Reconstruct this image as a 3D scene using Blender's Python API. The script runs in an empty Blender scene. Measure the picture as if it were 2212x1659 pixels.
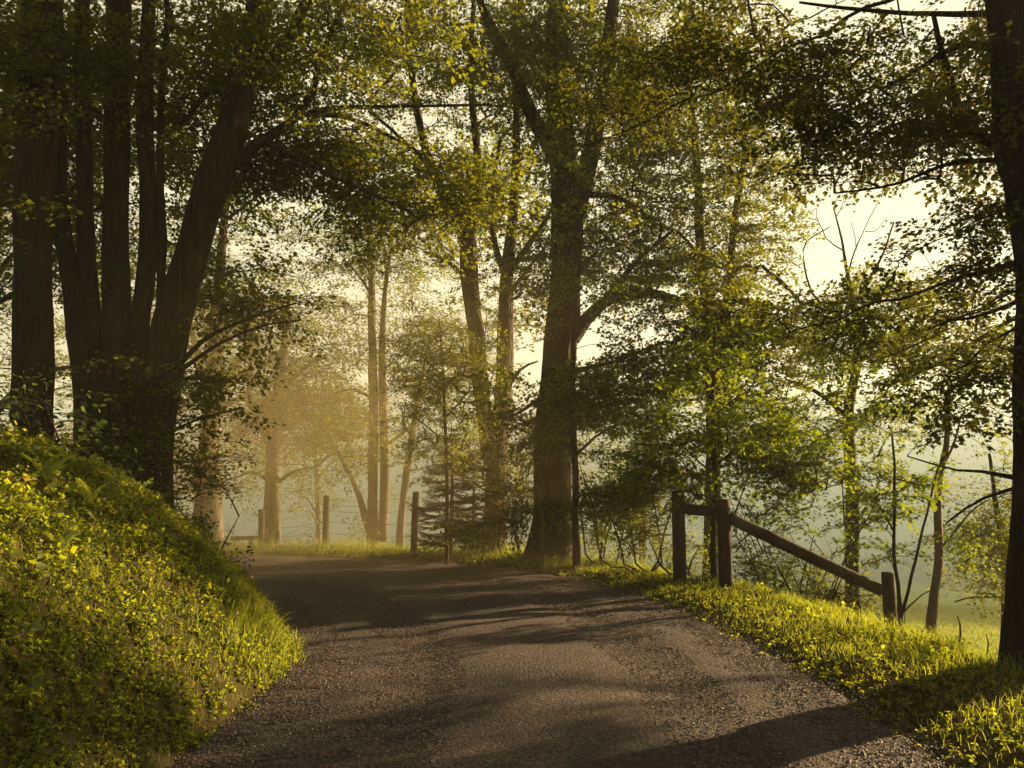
import bpy, math, random
import numpy as np
from mathutils import Vector

R_ = math.radians
rng = np.random.default_rng(11)
random.seed(11)
scene = bpy.context.scene
col = scene.collection

# ------------------------------------------------------------------ camera
F = 1659.0; CX = 1106.0; CY = 829.5          # photo frame 2212 x 1659, 27 mm lens
PITCH = R_(6.9); EYE = 1.55
camd = bpy.data.cameras.new("camera"); cam = bpy.data.objects.new("camera", camd)
col.objects.link(cam); scene.camera = cam
camd.sensor_width = 36; camd.lens = 27; camd.clip_start = 0.05; camd.clip_end = 6000
cam.location = (0, 0, EYE); cam.rotation_euler = (R_(90) + PITCH, 0, 0)

# ------------------------------------------------------------------ sky, sun, exposure
SUN_EL = 13.0; SUN_AZ = 60.0                  # azimuth clockwise from the view direction
w = bpy.data.worlds.new("World"); scene.world = w; w.use_nodes = True
nt = w.node_tree
sky = nt.nodes.new("ShaderNodeTexSky"); sky.sky_type = 'NISHITA'; sky.sun_disc = False
sky.sun_elevation = R_(SUN_EL); sky.sun_rotation = R_(SUN_AZ)
sky.air_density = 1.2; sky.dust_density = 1.2; sky.ozone_density = 0.7
wt = nt.nodes.new("ShaderNodeMix"); wt.data_type = 'RGBA'; wt.blend_type = 'MULTIPLY'; wt.inputs[0].default_value = 1.0
wt.inputs[7].default_value = (1.0, .98, .92, 1)      # warm morning white balance
nt.links.new(sky.outputs[0], wt.inputs[6])
# high thin veil of cloud, brightest low down ahead and to the right
gn = nt.nodes.new("ShaderNodeTexCoord"); dt = nt.nodes.new("ShaderNodeVectorMath"); dt.operation = 'DOT_PRODUCT'
dt.inputs[1].default_value = (math.sin(R_(25)) * .97, math.cos(R_(25)) * .97, .25); nt.links.new(gn.outputs["Generated"], dt.inputs[0])
mr = nt.nodes.new("ShaderNodeMapRange"); mr.interpolation_type = 'SMOOTHSTEP'; mr.inputs[1].default_value = .1; mr.inputs[2].default_value = .80; mr.inputs[3].default_value = .12; mr.inputs[4].default_value = 1.0
nt.links.new(dt.outputs["Value"], mr.inputs[0])
cl_ = nt.nodes.new("ShaderNodeMix"); cl_.data_type = 'RGBA'; cl_.inputs[6].default_value = (0, 0, 0, 1); cl_.inputs[7].default_value = (2.3, 2.02, 1.22, 1); nt.links.new(mr.outputs[0], cl_.inputs[0])
sm_ = nt.nodes.new("ShaderNodeMix"); sm_.data_type = 'RGBA'; sm_.blend_type = 'ADD'; sm_.inputs[0].default_value = 1.0
ds_ = nt.nodes.new("ShaderNodeMix"); ds_.data_type = 'RGBA'; ds_.blend_type = 'MULTIPLY'; ds_.inputs[0].default_value = 1.0; ds_.inputs[7].default_value = (.12, .12, .12, 1)
nt.links.new(wt.outputs[2], ds_.inputs[6]); nt.links.new(ds_.outputs[2], sm_.inputs[6]); nt.links.new(cl_.outputs[2], sm_.inputs[7])
nt.links.new(sm_.outputs[2], nt.nodes["Background"].inputs[0])
nt.nodes["Background"].inputs[1].default_value = 0.13
ld = bpy.data.lights.new("sun", 'SUN'); ld.energy = 5.0; ld.angle = R_(0.6); ld.color = (1.0, 0.67, 0.32)
sun = bpy.data.objects.new("sun", ld); col.objects.link(sun)
SD = Vector((math.sin(R_(SUN_AZ)) * math.cos(R_(SUN_EL)), math.cos(R_(SUN_AZ)) * math.cos(R_(SUN_EL)), math.sin(R_(SUN_EL))))
sun.rotation_euler = SD.to_track_quat('Z', 'Y').to_euler(); sun.location = SD * 50
scene.view_settings.view_transform = 'Standard'; scene.view_settings.look = 'None'
scene.view_settings.exposure = 1.72; scene.view_settings.gamma = 1.0
scene.render.engine = 'CYCLES'
cy = scene.cycles
cy.max_bounces = 8; cy.diffuse_bounces = 3; cy.glossy_bounces = 1; cy.transmission_bounces = 4
cy.volume_bounces = 2; cy.transparent_max_bounces = 4; cy.use_denoising = True
cy.sample_clamp_indirect = 4.0

# ------------------------------------------------------------------ picture <-> place
cp, sp = math.cos(PITCH), math.sin(PITCH)
def P(px, py, d):
    a = (px - CX) / F; b = (CY - py) / F
    dy = cp - b * sp; dz = sp + b * cp
    s = d / dy
    return np.array([a * s, d, EYE + dz * s])
def proj(p):
    p = np.atleast_2d(p); y = p[:, 1]; z = p[:, 2] - EYE
    zc = y * cp + z * sp; yc = -y * sp + z * cp
    zc = np.where(zc < 0.05, 0.05, zc)
    return CX + F * p[:, 0] / zc, CY - F * yc / zc, zc
def ss(a, b, x):
    t = np.clip((x - a) / (b - a), 0, 1); return t * t * (3 - 2 * t)

# how thick the leaves stand against the sky, looking out from the lane (0..9)
MASK = ["9999998867998887655569", "9999877655899998777659", "9998765834689987788779",
        "9998878634688856788878", "9999996566788776621357", "8999975655587667611467",
        "8999966645576667666778", "9999776568777767777778", "7899656568788877776678",
        "9997555678888887766556", "9999633238889988777545", "9999300127889987665445",
        "9999000002578876655445", "9999999999999999999434"]
MA = np.array([[int(c) for c in r] for r in MASK], float)
def mask(px, py):
    u = px / 100.5 - .5; v = py / 100 - .5
    ok = (px > -20) & (px < 2232) & (py > -20) & (py < 1400)
    u = np.clip(u, 0, 20.999); v = np.clip(v, 0, 12.999)
    i = u.astype(int); j = v.astype(int); fu = u - i; fv = v - j
    m = (MA[j, i] * (1 - fu) + MA[j, i + 1] * fu) * (1 - fv) + (MA[j + 1, i] * (1 - fu) + MA[j + 1, i + 1] * fu) * fv
    return np.where(ok, (m / 9) ** 1.5, 0.75)

# ------------------------------------------------------------------ lay of the land
CL = np.array([(0.3, -60, 2.1), (0.26, -5, 2.1), (0.26, 4.3, 2.1), (0.28, 6, 2.07), (0.1, 7.5, 2.1), (-0.5, 9.5, 2.3), (-1.75, 11.6, 2.45),
               (-4.6, 13.0, 2.35), (-9, 13.3, 2.1), (-16, 12.6, 2.1), (-30, 9.5, 2.1), (-60, 0, 2.1)])
def catmull(pts, n):
    pts = np.asarray(pts, float); k = len(pts)
    if k == 2:
        t = np.linspace(0, 1, n + 1)[:, None]; return pts[0] * (1 - t) + pts[1] * t
    p = np.vstack([2 * pts[0] - pts[1], pts, 2 * pts[-1] - pts[-2]]); out = []
    for i in range(1, k):
        t = np.linspace(0, 1, n, endpoint=False)[:, None]
        a, b, c, d = p[i - 1], p[i], p[i + 1], p[i + 2]
        out.append(.5 * (2 * b + (c - a) * t + (2 * a - 5 * b + 4 * c - d) * t ** 2 + (3 * b - a - 3 * c + d) * t ** 3))
    out.append(pts[-1:]); return np.vstack(out)
CLS = catmull(CL, 10)
def road_s(x, y):
    """distance outside the road edge and side (+1 right / outer)"""
    x = np.asarray(x, float).ravel(); y = np.asarray(y, float).ravel()
    best = np.full(x.shape, 1e9); side = np.ones(x.shape)
    for i in range(len(CLS) - 1):
        a, b = CLS[i], CLS[i + 1]; dx, dy = b[0] - a[0], b[1] - a[1]
        t = np.clip(((x - a[0]) * dx + (y - a[1]) * dy) / (dx * dx + dy * dy), 0, 1)
        d = np.hypot(x - a[0] - t * dx, y - a[1] - t * dy) - (a[2] + t * (b[2] - a[2]))
        cr = dx * (y - a[1]) - dy * (x - a[0])
        m = d < best; best[m] = d[m]; side[m] = np.where(cr[m] > 0, -1, 1)
    return best, side
def wob(x, y, k=1.0):
    return (np.sin(x * 1.7 * k + 1.3 + np.sin(y * .9 * k)) + np.sin(y * 2.1 * k + .7 * x * k + 2.) + .5 * np.sin(x * 4.3 * k - y * 3.1 * k)) / 2.5
def gz(x, y):
    sh = np.shape(x); x = np.asarray(x, float).ravel(); y = np.asarray(y, float).ravel()
    s, side = road_s(x, y)
    so = np.maximum(s, 0)
    zl = 2.4 * (1 - np.exp(-so / 1.75)) + .10 * wob(x, y) * ss(0.2, 1.2, so) + .04 * wob(x, y, 3) * ss(0.1, .6, so)
    zl *= 1 - .55 * ss(10.4, 12.6, y)
    zl += .02 * np.maximum(so - 4, 0)
    fall = 5.5 * (1 - np.exp(-np.maximum(so - 1.5, 0) / 8.5)) + .055 * np.clip(so - 12, 0, 120)
    zr = .05 * ss(0, .5, so) + .05 * wob(x, y) * ss(.3, 1.5, so) - fall
    z = np.where(side < 0, zl, zr)
    edge = .05 * wob(x * 3.1, y * 2.7, 1.5)
    z = np.where(s < 0, -.06 * ss(0, .35, -s + edge), z + .02 * ss(0, .2, s + edge))
    return z.reshape(sh)
def gz1(x, y): return float(gz(np.array([x]), np.array([y]))[0])
def ground_at(px, d):
    py = 1100.
    for _ in range(40):
        p = P(px, py, d); z = gz1(p[0], p[1]); py += (p[2] - z) * F / d * .7
    p[2] = gz1(p[0], p[1]); return p

# ------------------------------------------------------------------ mesh helpers
class MB:
    def __init__(s): s.v = []; s.f = []; s.n = 0
    def add(s, verts, faces, mat=0):
        verts = np.asarray(verts, float); s.v.append(verts)
        for f in (faces if isinstance(faces, list) else [faces]):
            s.f.append((np.asarray(f, np.int64) + s.n, mat))
        s.n += len(verts)
    def build(s, name, mats, parent=None, smooth=True, loc=None):
        me = bpy.data.meshes.new(name)
        V = np.vstack(s.v) if s.v else np.zeros((0, 3))
        if loc is not None: V = V - np.asarray(loc)
        me.vertices.add(len(V)); me.vertices.foreach_set("co", V.astype(np.float32).ravel())
        lens = [np.full(len(f), f.shape[1]) for f, m in s.f]; mi = [np.full(len(f), m) for f, m in s.f]
        loops = np.concatenate([f.ravel() for f, m in s.f]); lens = np.concatenate(lens); mi = np.concatenate(mi)
        me.loops.add(len(loops)); me.loops.foreach_set("vertex_index", loops.astype(np.int32))
        me.polygons.add(len(lens)); st = np.concatenate([[0], np.cumsum(lens)[:-1]])
        me.polygons.foreach_set("loop_start", st.astype(np.int32))
        me.polygons.foreach_set("material_index", mi.astype(np.int32))
        sm = np.isin(mi, [0]) if smooth == 'bark' else np.full(len(lens), bool(smooth))
        me.polygons.foreach_set("use_smooth", sm)
        me.update(calc_edges=True); me.validate()
        for m in (mats if isinstance(mats, (list, tuple)) else [mats]): me.materials.append(m)
        o = bpy.data.objects.new(name, me); col.objects.link(o)
        if parent is not None: o.parent = parent
        return o
def tag(o, label=None, cat=None, group=None, kind=None):
    if label: o["label"] = label
    if cat: o["category"] = cat
    if group: o["group"] = group
    if kind: o["kind"] = kind
    return o
def empty(name, loc):
    o = bpy.data.objects.new(name, None); o.empty_display_size = .3
    col.objects.link(o); o.location = tuple(float(v) for v in loc); return o
def nrm(v): return v / np.maximum(np.linalg.norm(v, axis=-1, keepdims=True), 1e-9)

def tube(mb, pts, rad, sides=8, mat=0, bark=0.0, cap=False, flare=0.0):
    pts = np.asarray(pts, float); rad = np.asarray(rad, float); n = len(pts)
    T = nrm(np.gradient(pts, axis=0))
    up = np.array([0, 0, 1.]) if abs(T[0, 2]) < .8 else np.array([0, 1., 0])
    A = nrm(up - (T @ up)[:, None] * T); B = np.cross(T, A)
    ang = np.linspace(0, 2 * np.pi, sides, endpoint=False)
    r = rad[:, None] * np.ones((1, sides))
    if bark:
        L = np.concatenate([[0], np.cumsum(np.linalg.norm(np.diff(pts, axis=0), axis=1))])[:, None]
        ph = rng.uniform(0, 6, 6)
        r = r * (1 + bark * (np.sin(3 * ang + ph[0] + .5 * L) * .5 + np.sin(7 * ang + ph[1] + np.sin(L * 1.3 + ph[3])) * .45
                             + np.sin(11 * ang + ph[2] + 2 * np.sin(L * 2.1 + ph[4])) * .35 + .5 * np.sin(L * 3.3 + 2 * ang + ph[5])))
        if flare:
            r = r * (1 + flare * np.exp(-L / .35) * (1 + .4 * np.sin(5 * ang + ph[4])))
    V = pts[:, None] + r[..., None] * (np.cos(ang)[None, :, None] * A[:, None] + np.sin(ang)[None, :, None] * B[:, None])
    V = V.reshape(-1, 3)
    i = np.arange(n - 1)[:, None] * sides; j = np.arange(sides)[None]; k = (j + 1) % sides
    Q = np.stack([i + j, i + k, i + sides + k, i + sides + j], -1).reshape(-1, 4)
    fs = [Q]
    if cap: fs.append(np.arange(sides)[::-1][None]); fs.append((np.arange(sides) + (n - 1) * sides)[None])
    mb.add(V, fs, mat)
def resample(pts, step):
    """pts (n,4): x y z r -> smooth polyline"""
    c = catmull(pts, 8); d = np.linalg.norm(np.diff(c[:, :3], axis=0), axis=1); L = np.concatenate([[0], np.cumsum(d)])
    m = max(3, int(L[-1] / step) + 1); t = np.linspace(0, L[-1], m)
    return np.stack([np.interp(t, L, c[:, k]) for k in range(4)], 1)

# ------------------------------------------------------------------ materials
def mat(name):
    m = bpy.data.materials.new(name); m.use_nodes = True; n = m.node_tree
    for x in list(n.nodes): n.nodes.remove(x)
    o = n.nodes.new("ShaderNodeOutputMaterial"); return m, n, o
def N(n, t, **k):
    x = n.nodes.new(t)
    for a, b in k.items():
        if a in x.inputs: x.inputs[a].default_value = b
        else: setattr(x, a, b)
    return x
def ramp(n, fac, stops):
    r = n.nodes.new("ShaderNodeValToRGB"); e = r.color_ramp.elements
    while len(e) < len(stops): e.new(.5)
    for el, (p, c) in zip(e, stops): el.position = p; el.color = (*c, 1)
    n.links.new(fac, r.inputs[0]); return r
def leaf_mat(name, refl, trans, var=.35, gloss=.03, brown=None, tf=.5, bs=.97):
    """thin leaf: reflects and lets light through; colour differs leaf by leaf"""
    m, n, o = mat(name)
    g = N(n, "ShaderNodeNewGeometry"); tc = N(n, "ShaderNodeTexCoord")
    nz = N(n, "ShaderNodeTexNoise", Scale=1.3); n.links.new(tc.outputs["Object"], nz.inputs["Vector"])
    mx = N(n, "ShaderNodeMath", operation='MULTIPLY_ADD'); mx.inputs[1].default_value = .6
    n.links.new(g.outputs["Random Per Island"], mx.inputs[0])
    ml = N(n, "ShaderNodeMath", operation='MULTIPLY'); ml.inputs[1].default_value = .45
    n.links.new(nz.outputs[0], ml.inputs[0]); n.links.new(ml.outputs[0], mx.inputs[2])
    def sh(c, f, hue=0): return (c[0] * (f + hue), c[1] * f, c[2] * f)
    st = [(0.0, sh(refl, 1 - var)), (.45, refl), (min(.8, bs - .1), sh(refl, 1 + var, .25))]
    sw = [(0.0, sh(trans, 1 - var)), (.45, trans), (min(.8, bs - .1), sh(trans, 1 + var * .6, .12))]
    if brown: st.append((bs, brown[0])); sw.append((bs, brown[1]))
    r1 = ramp(n, mx.outputs[0], st); r2 = ramp(n, mx.outputs[0], sw)
    d = N(n, "ShaderNodeBsdfDiffuse"); t = N(n, "ShaderNodeBsdfTranslucent"); gl = N(n, "ShaderNodeBsdfGlossy", Roughness=.5)
    gl.inputs[0].default_value = (.9, .9, .8, 1)
    n.links.new(r1.outputs[0], d.inputs[0]); n.links.new(r2.outputs[0], t.inputs[0])
    a = N(n, "ShaderNodeMixShader", Fac=tf); n.links.new(d.outputs[0], a.inputs[1]); n.links.new(t.outputs[0], a.inputs[2])
    b = N(n, "ShaderNodeMixShader", Fac=gloss); n.links.new(a.outputs[0], b.inputs[1]); n.links.new(gl.outputs[0], b.inputs[2])
    n.links.new(b.outputs[0], o.inputs[0]); return m
def bark_mat(name, c1, c2, c3=None, scale=11, bump=1.0, stretch=.12):
    m, n, o = mat(name); tc = N(n, "ShaderNodeTexCoord"); mp = N(n, "ShaderNodeMapping")
    mp.inputs["Scale"].default_value = (1, 1, stretch); n.links.new(tc.outputs["Object"], mp.inputs[0])
    a = N(n, "ShaderNodeTexNoise", Scale=scale, Detail=6, Roughness=.7, Distortion=.6); n.links.new(mp.outputs[0], a.inputs["Vector"])
    v = N(n, "ShaderNodeTexVoronoi", Scale=scale * 2.4); v.feature = 'DISTANCE_TO_EDGE'; n.links.new(mp.outputs[0], v.inputs["Vector"])
    pn = N(n, "ShaderNodeTexNoise", Scale=2.3, Detail=4); n.links.new(tc.outputs["Object"], pn.inputs["Vector"])
    r = ramp(n, a.outputs[0], [(.3, c1), (.7, c2)])
    mixc = N(n, "ShaderNodeMix", data_type='RGBA'); mixc.inputs[7].default_value = (*(c3 or c2), 1)
    r3 = ramp(n, pn.outputs[0], [(.5, (0, 0, 0)), (.68, (1, 1, 1))]); n.links.new(r3.outputs[0], mixc.inputs[0]); n.links.new(r.outputs[0], mixc.inputs[6])
    ad = N(n, "ShaderNodeMath", operation='ADD'); n.links.new(a.outputs[0], ad.inputs[0]); n.links.new(v.outputs[0], ad.inputs[1])
    bp = N(n, "ShaderNodeBump", Strength=bump, Distance=.06); n.links.new(ad.outputs[0], bp.inputs["Height"])
    d = N(n, "ShaderNodeBsdfPrincipled", Roughness=.85); d.inputs["Specular IOR Level"].default_value = .25
    n.links.new(mixc.outputs[2], d.inputs[0]); n.links.new(bp.outputs[0], d.inputs["Normal"]); n.links.new(d.outputs[0], o.inputs[0]); return m

BARK = bark_mat("bark_brown", (.022, .015, .009), (.085, .058, .038), (.045, .055, .022))
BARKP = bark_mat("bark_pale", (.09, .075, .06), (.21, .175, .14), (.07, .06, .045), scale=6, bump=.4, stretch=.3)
TWIG = bark_mat("twig_bark", (.05, .035, .024), (.11, .08, .055), scale=14, bump=.2)
WOOD = bark_mat("weathered_wood", (.032, .022, .014), (.085, .060, .038), (.085, .085, .055), scale=12, bump=.35, stretch=.06)
WOODG = bark_mat("grey_wood", (.035, .028, .022), (.095, .078, .058), (.07, .07, .05), scale=12, bump=.35, stretch=.06)
L_OLIVE = leaf_mat("leaf_olive", (.025, .036, .007), (.27, .32, .014))
L_GREEN = leaf_mat("leaf_green", (.028, .050, .010), (.27, .37, .018))
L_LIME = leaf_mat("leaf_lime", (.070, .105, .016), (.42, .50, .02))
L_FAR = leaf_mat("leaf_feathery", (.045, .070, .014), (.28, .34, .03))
L_NEEDLE = leaf_mat("leaf_needle", (.030, .048, .020), (.07, .09, .02), tf=.25)
L_GRASS = leaf_mat("grass_blade", (.056, .086, .014), (.49, .60, .035), var=.4, brown=((.20, .13, .05), (.45, .32, .08)), gloss=.05, bs=.85)
L_WEED = leaf_mat("weed_leaf", (.048, .076, .012), (.49, .60, .025), var=.4, brown=((.14, .07, .03), (.30, .18, .05)), bs=.84)
L_BRAMBLE = leaf_mat("bramble_leaf", (.035, .070, .025), (.14, .22, .04), var=.3)
L_FERN = leaf_mat("fern_leaf", (.070, .12, .025), (.36, .44, .04), var=.2)
L_LITTER = leaf_mat("dry_leaf", (.13, .075, .035), (.25, .12, .03), var=.4, tf=.25, gloss=0.0)

def ground_mat():
    m, n, o = mat("soil_and_meadow"); tc = N(n, "ShaderNodeTexCoord")
    sep = N(n, "ShaderNodeSeparateXYZ"); n.links.new(tc.outputs["Object"], sep.inputs[0])
    a = N(n, "ShaderNodeTexNoise", Scale=6, Detail=8, Roughness=.7); n.links.new(tc.outputs["Object"], a.inputs["Vector"])
    b = N(n, "ShaderNodeTexNoise", Scale=.12, Detail=6); n.links.new(tc.outputs["Object"], b.inputs["Vector"])
    soil = ramp(n, a.outputs[0], [(.3, (.030, .022, .014)), (.5, (.055, .050, .022)), (.7, (.085, .075, .03))])
    mead = ramp(n, b.outputs[0], [(.3, (.20, .26, .02)), (.55, (.26, .32, .03)), (.75, (.30, .33, .05))])
    f = N(n, "ShaderNodeMapRange"); f.inputs[1].default_value = -2.6; f.inputs[2].default_value = -4.2; n.links.new(sep.outputs[2], f.inputs[0])
    mx = N(n, "ShaderNodeMix", data_type='RGBA'); n.links.new(f.outputs[0], mx.inputs[0]); n.links.new(soil.outputs[0], mx.inputs[6]); n.links.new(mead.outputs[0], mx.inputs[7])
    bp = N(n, "ShaderNodeBump", Strength=.7, Distance=.06); n.links.new(a.outputs[0], bp.inputs["Height"])
    d = N(n, "ShaderNodeBsdfDiffuse"); n.links.new(mx.outputs[2], d.inputs[0]); n.links.new(bp.outputs[0], d.inputs["Normal"]); n.links.new(d.outputs[0], o.inputs[0]); return m
def road_mat():
    m, n, o = mat("gravel"); tc = N(n, "ShaderNodeTexCoord")
    a = N(n, "ShaderNodeTexNoise", Scale=70, Detail=5, Roughness=.75); n.links.new(tc.outputs["Object"], a.inputs["Vector"])
    v = N(n, "ShaderNodeTexVoronoi", Scale=42); n.links.new(tc.outputs["Object"], v.inputs["Vector"])
    b = N(n, "ShaderNodeTexNoise", Scale=.9, Detail=5, Roughness=.6); n.links.new(tc.outputs["Object"], b.inputs["Vector"])
    c1 = ramp(n, v.outputs["Color"], [(.15, (.036, .030, .038)), (.5, (.070, .058, .066)), (.85, (.145, .116, .120))])
    c2 = ramp(n, b.outputs[0], [(.35, (.55, .55, .60)), (.65, (1.15, 1.04, .95))])
    mx = N(n, "ShaderNodeMix", data_type='RGBA'); mx.blend_type = 'MULTIPLY'; mx.inputs[0].default_value = 1
    n.links.new(c1.outputs[0], mx.inputs[6]); n.links.new(c2.outputs[0], mx.inputs[7])
    at = N(n, "ShaderNodeAttribute"); at.attribute_name = "across"; ab = N(n, "ShaderNodeMath", operation='ABSOLUTE'); n.links.new(at.outputs["Fac"], ab.inputs[0])
    e1 = N(n, "ShaderNodeMath", operation='MULTIPLY_ADD'); e1.inputs[1].default_value = .45; n.links.new(b.outputs[0], e1.inputs[0]); n.links.new(ab.outputs[0], e1.inputs[2])
    e2 = ramp(n, e1.outputs[0], [(0, (0, 0, 0)), (.5, (.0, .0, .0)), (.62, (.28, .28, .28)), (.74, (0, 0, 0)), (.98, (0, 0, 0)), (1.0, (.9, .9, .9))])
    e2.color_ramp.elements[5].position = 1.0; sc_ = N(n, "ShaderNodeMath", operation='MULTIPLY'); sc_.inputs[1].default_value = .84; n.links.new(e1.outputs[0], sc_.inputs[0]); n.links.new(sc_.outputs[0], e2.inputs[0])
    so_ = N(n, "ShaderNodeMix", data_type='RGBA'); n.links.new(e2.outputs[0], so_.inputs[0]); n.links.new(mx.outputs[2], so_.inputs[6]); so_.inputs[7].default_value = (.055, .036, .022, 1); mx = so_
    ad = N(n, "ShaderNodeMath", operation='SUBTRACT'); n.links.new(a.outputs[0], ad.inputs[0]); n.links.new(v.outputs["Distance"], ad.inputs[1])
    bp = N(n, "ShaderNodeBump", Strength=1.0, Distance=.03); n.links.new(ad.outputs[0], bp.inputs["Height"])
    d = N(n, "ShaderNodeBsdfPrincipled", Roughness=.8); n.links.new(mx.outputs[2], d.inputs[0]); n.links.new(bp.outputs[0], d.inputs["Normal"]); n.links.new(d.outputs[0], o.inputs[0]); return m
def stone_mat():
    m, n, o = mat("gravel_stone"); g = N(n, "ShaderNodeNewGeometry")
    r = ramp(n, g.outputs["Random Per Island"], [(0, (.042, .036, .038)), (.5, (.092, .076, .078)), (.9, (.19, .155, .145)), (1, (.32, .27, .23))])
    d = N(n, "ShaderNodeBsdfPrincipled", Roughness=.65); n.links.new(r.outputs[0], d.inputs[0]); n.links.new(d.outputs[0], o.inputs[0]); return m
def hill_mat():
    m, n, o = mat("wooded_hill"); tc = N(n, "ShaderNodeTexCoord")
    a = N(n, "ShaderNodeTexNoise", Scale=.05, Detail=8, Roughness=.7); n.links.new(tc.outputs["Object"], a.inputs["Vector"])
    r = ramp(n, a.outputs[0], [(.35, (.03, .05, .02)), (.5, (.06, .09, .03)), (.65, (.12, .17, .05))])
    d = N(n, "ShaderNodeBsdfDiffuse"); n.links.new(r.outputs[0], d.inputs[0]); n.links.new(d.outputs[0], o.inputs[0]); return m

L_SILHOUETTE = leaf_mat("leaf_silhouette", (.016, .025, .005), (.16, .18, .012))  # backlit silhouette of the near leaves put into a darker leaf colour
# ------------------------------------------------------------------ ground sheet
def axis(a, b, step, far, g=1.12):
    c = list(np.arange(a, b, step)); lo, hi, s = a, b, step; L = []; H = []
    while lo > -far: s *= g; lo -= s; L.append(lo)
    s = step
    while hi < far: H.append(hi); s *= g; hi += s
    H.append(hi); return np.array(L[::-1] + c + H)
def build_ground():
    xs = axis(-9, 9, .09, 480); ys = axis(1.5, 18, .09, 480)
    X, Y = np.meshgrid(xs, ys); Z = gz(X, Y); nx, ny = len(xs), len(ys)
    i = np.arange(ny - 1)[:, None] * nx + np.arange(nx - 1)[None]
    Q = np.stack([i, i + 1, i + nx + 1, i + nx], -1).reshape(-1, 4)
    mb = MB(); mb.add(np.stack([X, Y, Z], -1).reshape(-1, 3), Q); tag(mb.build("ground", ground_mat()), kind="structure")
    # gravel lane, its own sheet a little above the ground under it
    c = CLS[(CLS[:, 1] > -30) & (CLS[:, 0] > -34)]; cc = resample(np.column_stack([c[:, :2], np.zeros(len(c)), c[:, 2]]), .09)
    T = nrm(np.gradient(cc[:, :2], axis=0)); Nn = np.column_stack([T[:, 1], -T[:, 0]])
    t = np.linspace(-1, 1, 57)
    X = cc[:, 0:1] + Nn[:, 0:1] * t * (cc[:, 3:4] + .12); Y = cc[:, 1:2] + Nn[:, 1:2] * t * (cc[:, 3:4] + .12)
    Z = .006 + .03 * (1 - t ** 2)[None] - .035 * (np.exp(-((t - .42) / .12) ** 2) + np.exp(-((t + .42) / .12) ** 2))[None] \
        + .010 * wob(X, Y, 2.2) + .006 * wob(X, Y, 7) - .05 * ss(.93, 1, np.abs(t))[None]
    ny, nx = X.shape; i = np.arange(ny - 1)[:, None] * nx + np.arange(nx - 1)[None]
    Q = np.stack([i, i + 1, i + nx + 1, i + nx], -1).reshape(-1, 4)
    mb = MB(); mb.add(np.stack([X, Y, Z], -1).reshape(-1, 3), Q); ro = mb.build("road", road_mat()); tag(ro, kind="structure"); at = ro.data.attributes.new("across", 'FLOAT', 'POINT'); at.data.foreach_set("value", np.broadcast_to(t, X.shape).astype(np.float32).ravel())
    return
def road_z(x, y): return .02 + .008 * wob(x, y, 2.2)
def build_hills():
    # wooded slopes beyond the misty valley
    xs = np.linspace(-460, 560, 260); ys = np.linspace(95, 300, 90); X, Y = np.meshgrid(xs, ys)
    top = 15.5 + 1.8 * np.sin(X * .011 + .6) + 1.2 * np.sin(X * .031)
    Z = -22 + (top + 22) * ss(95, 200, Y + 14 * np.sin(X * .02)) + 1.6 * np.sin(X * .5 + Y * .3) * np.sin(Y * .41 - X * .17)
    Z = Z * 1.0 + rng.normal(0, .7, X.shape)
    ny, nx = X.shape; i = np.arange(ny - 1)[:, None] * nx + np.arange(nx - 1)[None]
    mb = MB(); mb.add(np.stack([X, Y, Z], -1).reshape(-1, 3), np.stack([i, i + 1, i + nx + 1, i + nx], -1).reshape(-1, 4))
    tag(mb.build("hills", hill_mat()), kind="structure")
build_ground(); build_hills()

# ------------------------------------------------------------------ leaves
KITE = np.array([[0, 0, 0], [.32, .42, .07], [1, 0, -.04], [.32, -.42, .07]])[[0, 3, 2, 1]]
KF = np.array([[0, 1, 2, 3]])
LOB = np.array([[0, 0, 0], [.12, -.30, .03], [.02, -.52, 0], [.42, -.30, .05], [.58, -.42, .0], [.66, -.18, .04], [1.0, 0, -.06],
                [.66, .18, .04], [.58, .42, .0], [.42, .30, .05], [.02, .52, 0], [.12, .30, .03]])
LF = np.arange(12)[None]
OVAL = np.array([[0, 0, 0], [.25, -.27, .04], [.65, -.24, .04], [1, 0, -.05], [.65, .24, .04], [.25, .27, .04]])
OF = np.arange(6)[None]
SHAPES = {"kite": (KITE, KF), "lobed": (LOB, LF), "oval": (OVAL, OF)}
def basis(dirs, nor):
    x = nrm(dirs); z = nrm(nor - (nor * x).sum(-1, keepdims=True) * x); y = np.cross(z, x)
    return np.stack([x, y, z], -1)                   # columns are the axes
def leaves(pos, dirs, nor, size, shape):
    S, Fc = SHAPES[shape]; B = basis(dirs, nor)
    V = np.einsum('nij,kj->nki', B, S) * size[:, None, None] + pos[:, None]
    k = len(S); n = len(pos)
    return V.reshape(-1, 3), (Fc[None] + (np.arange(n) * k)[:, None, None]).reshape(-1, Fc.shape[1])
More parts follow.
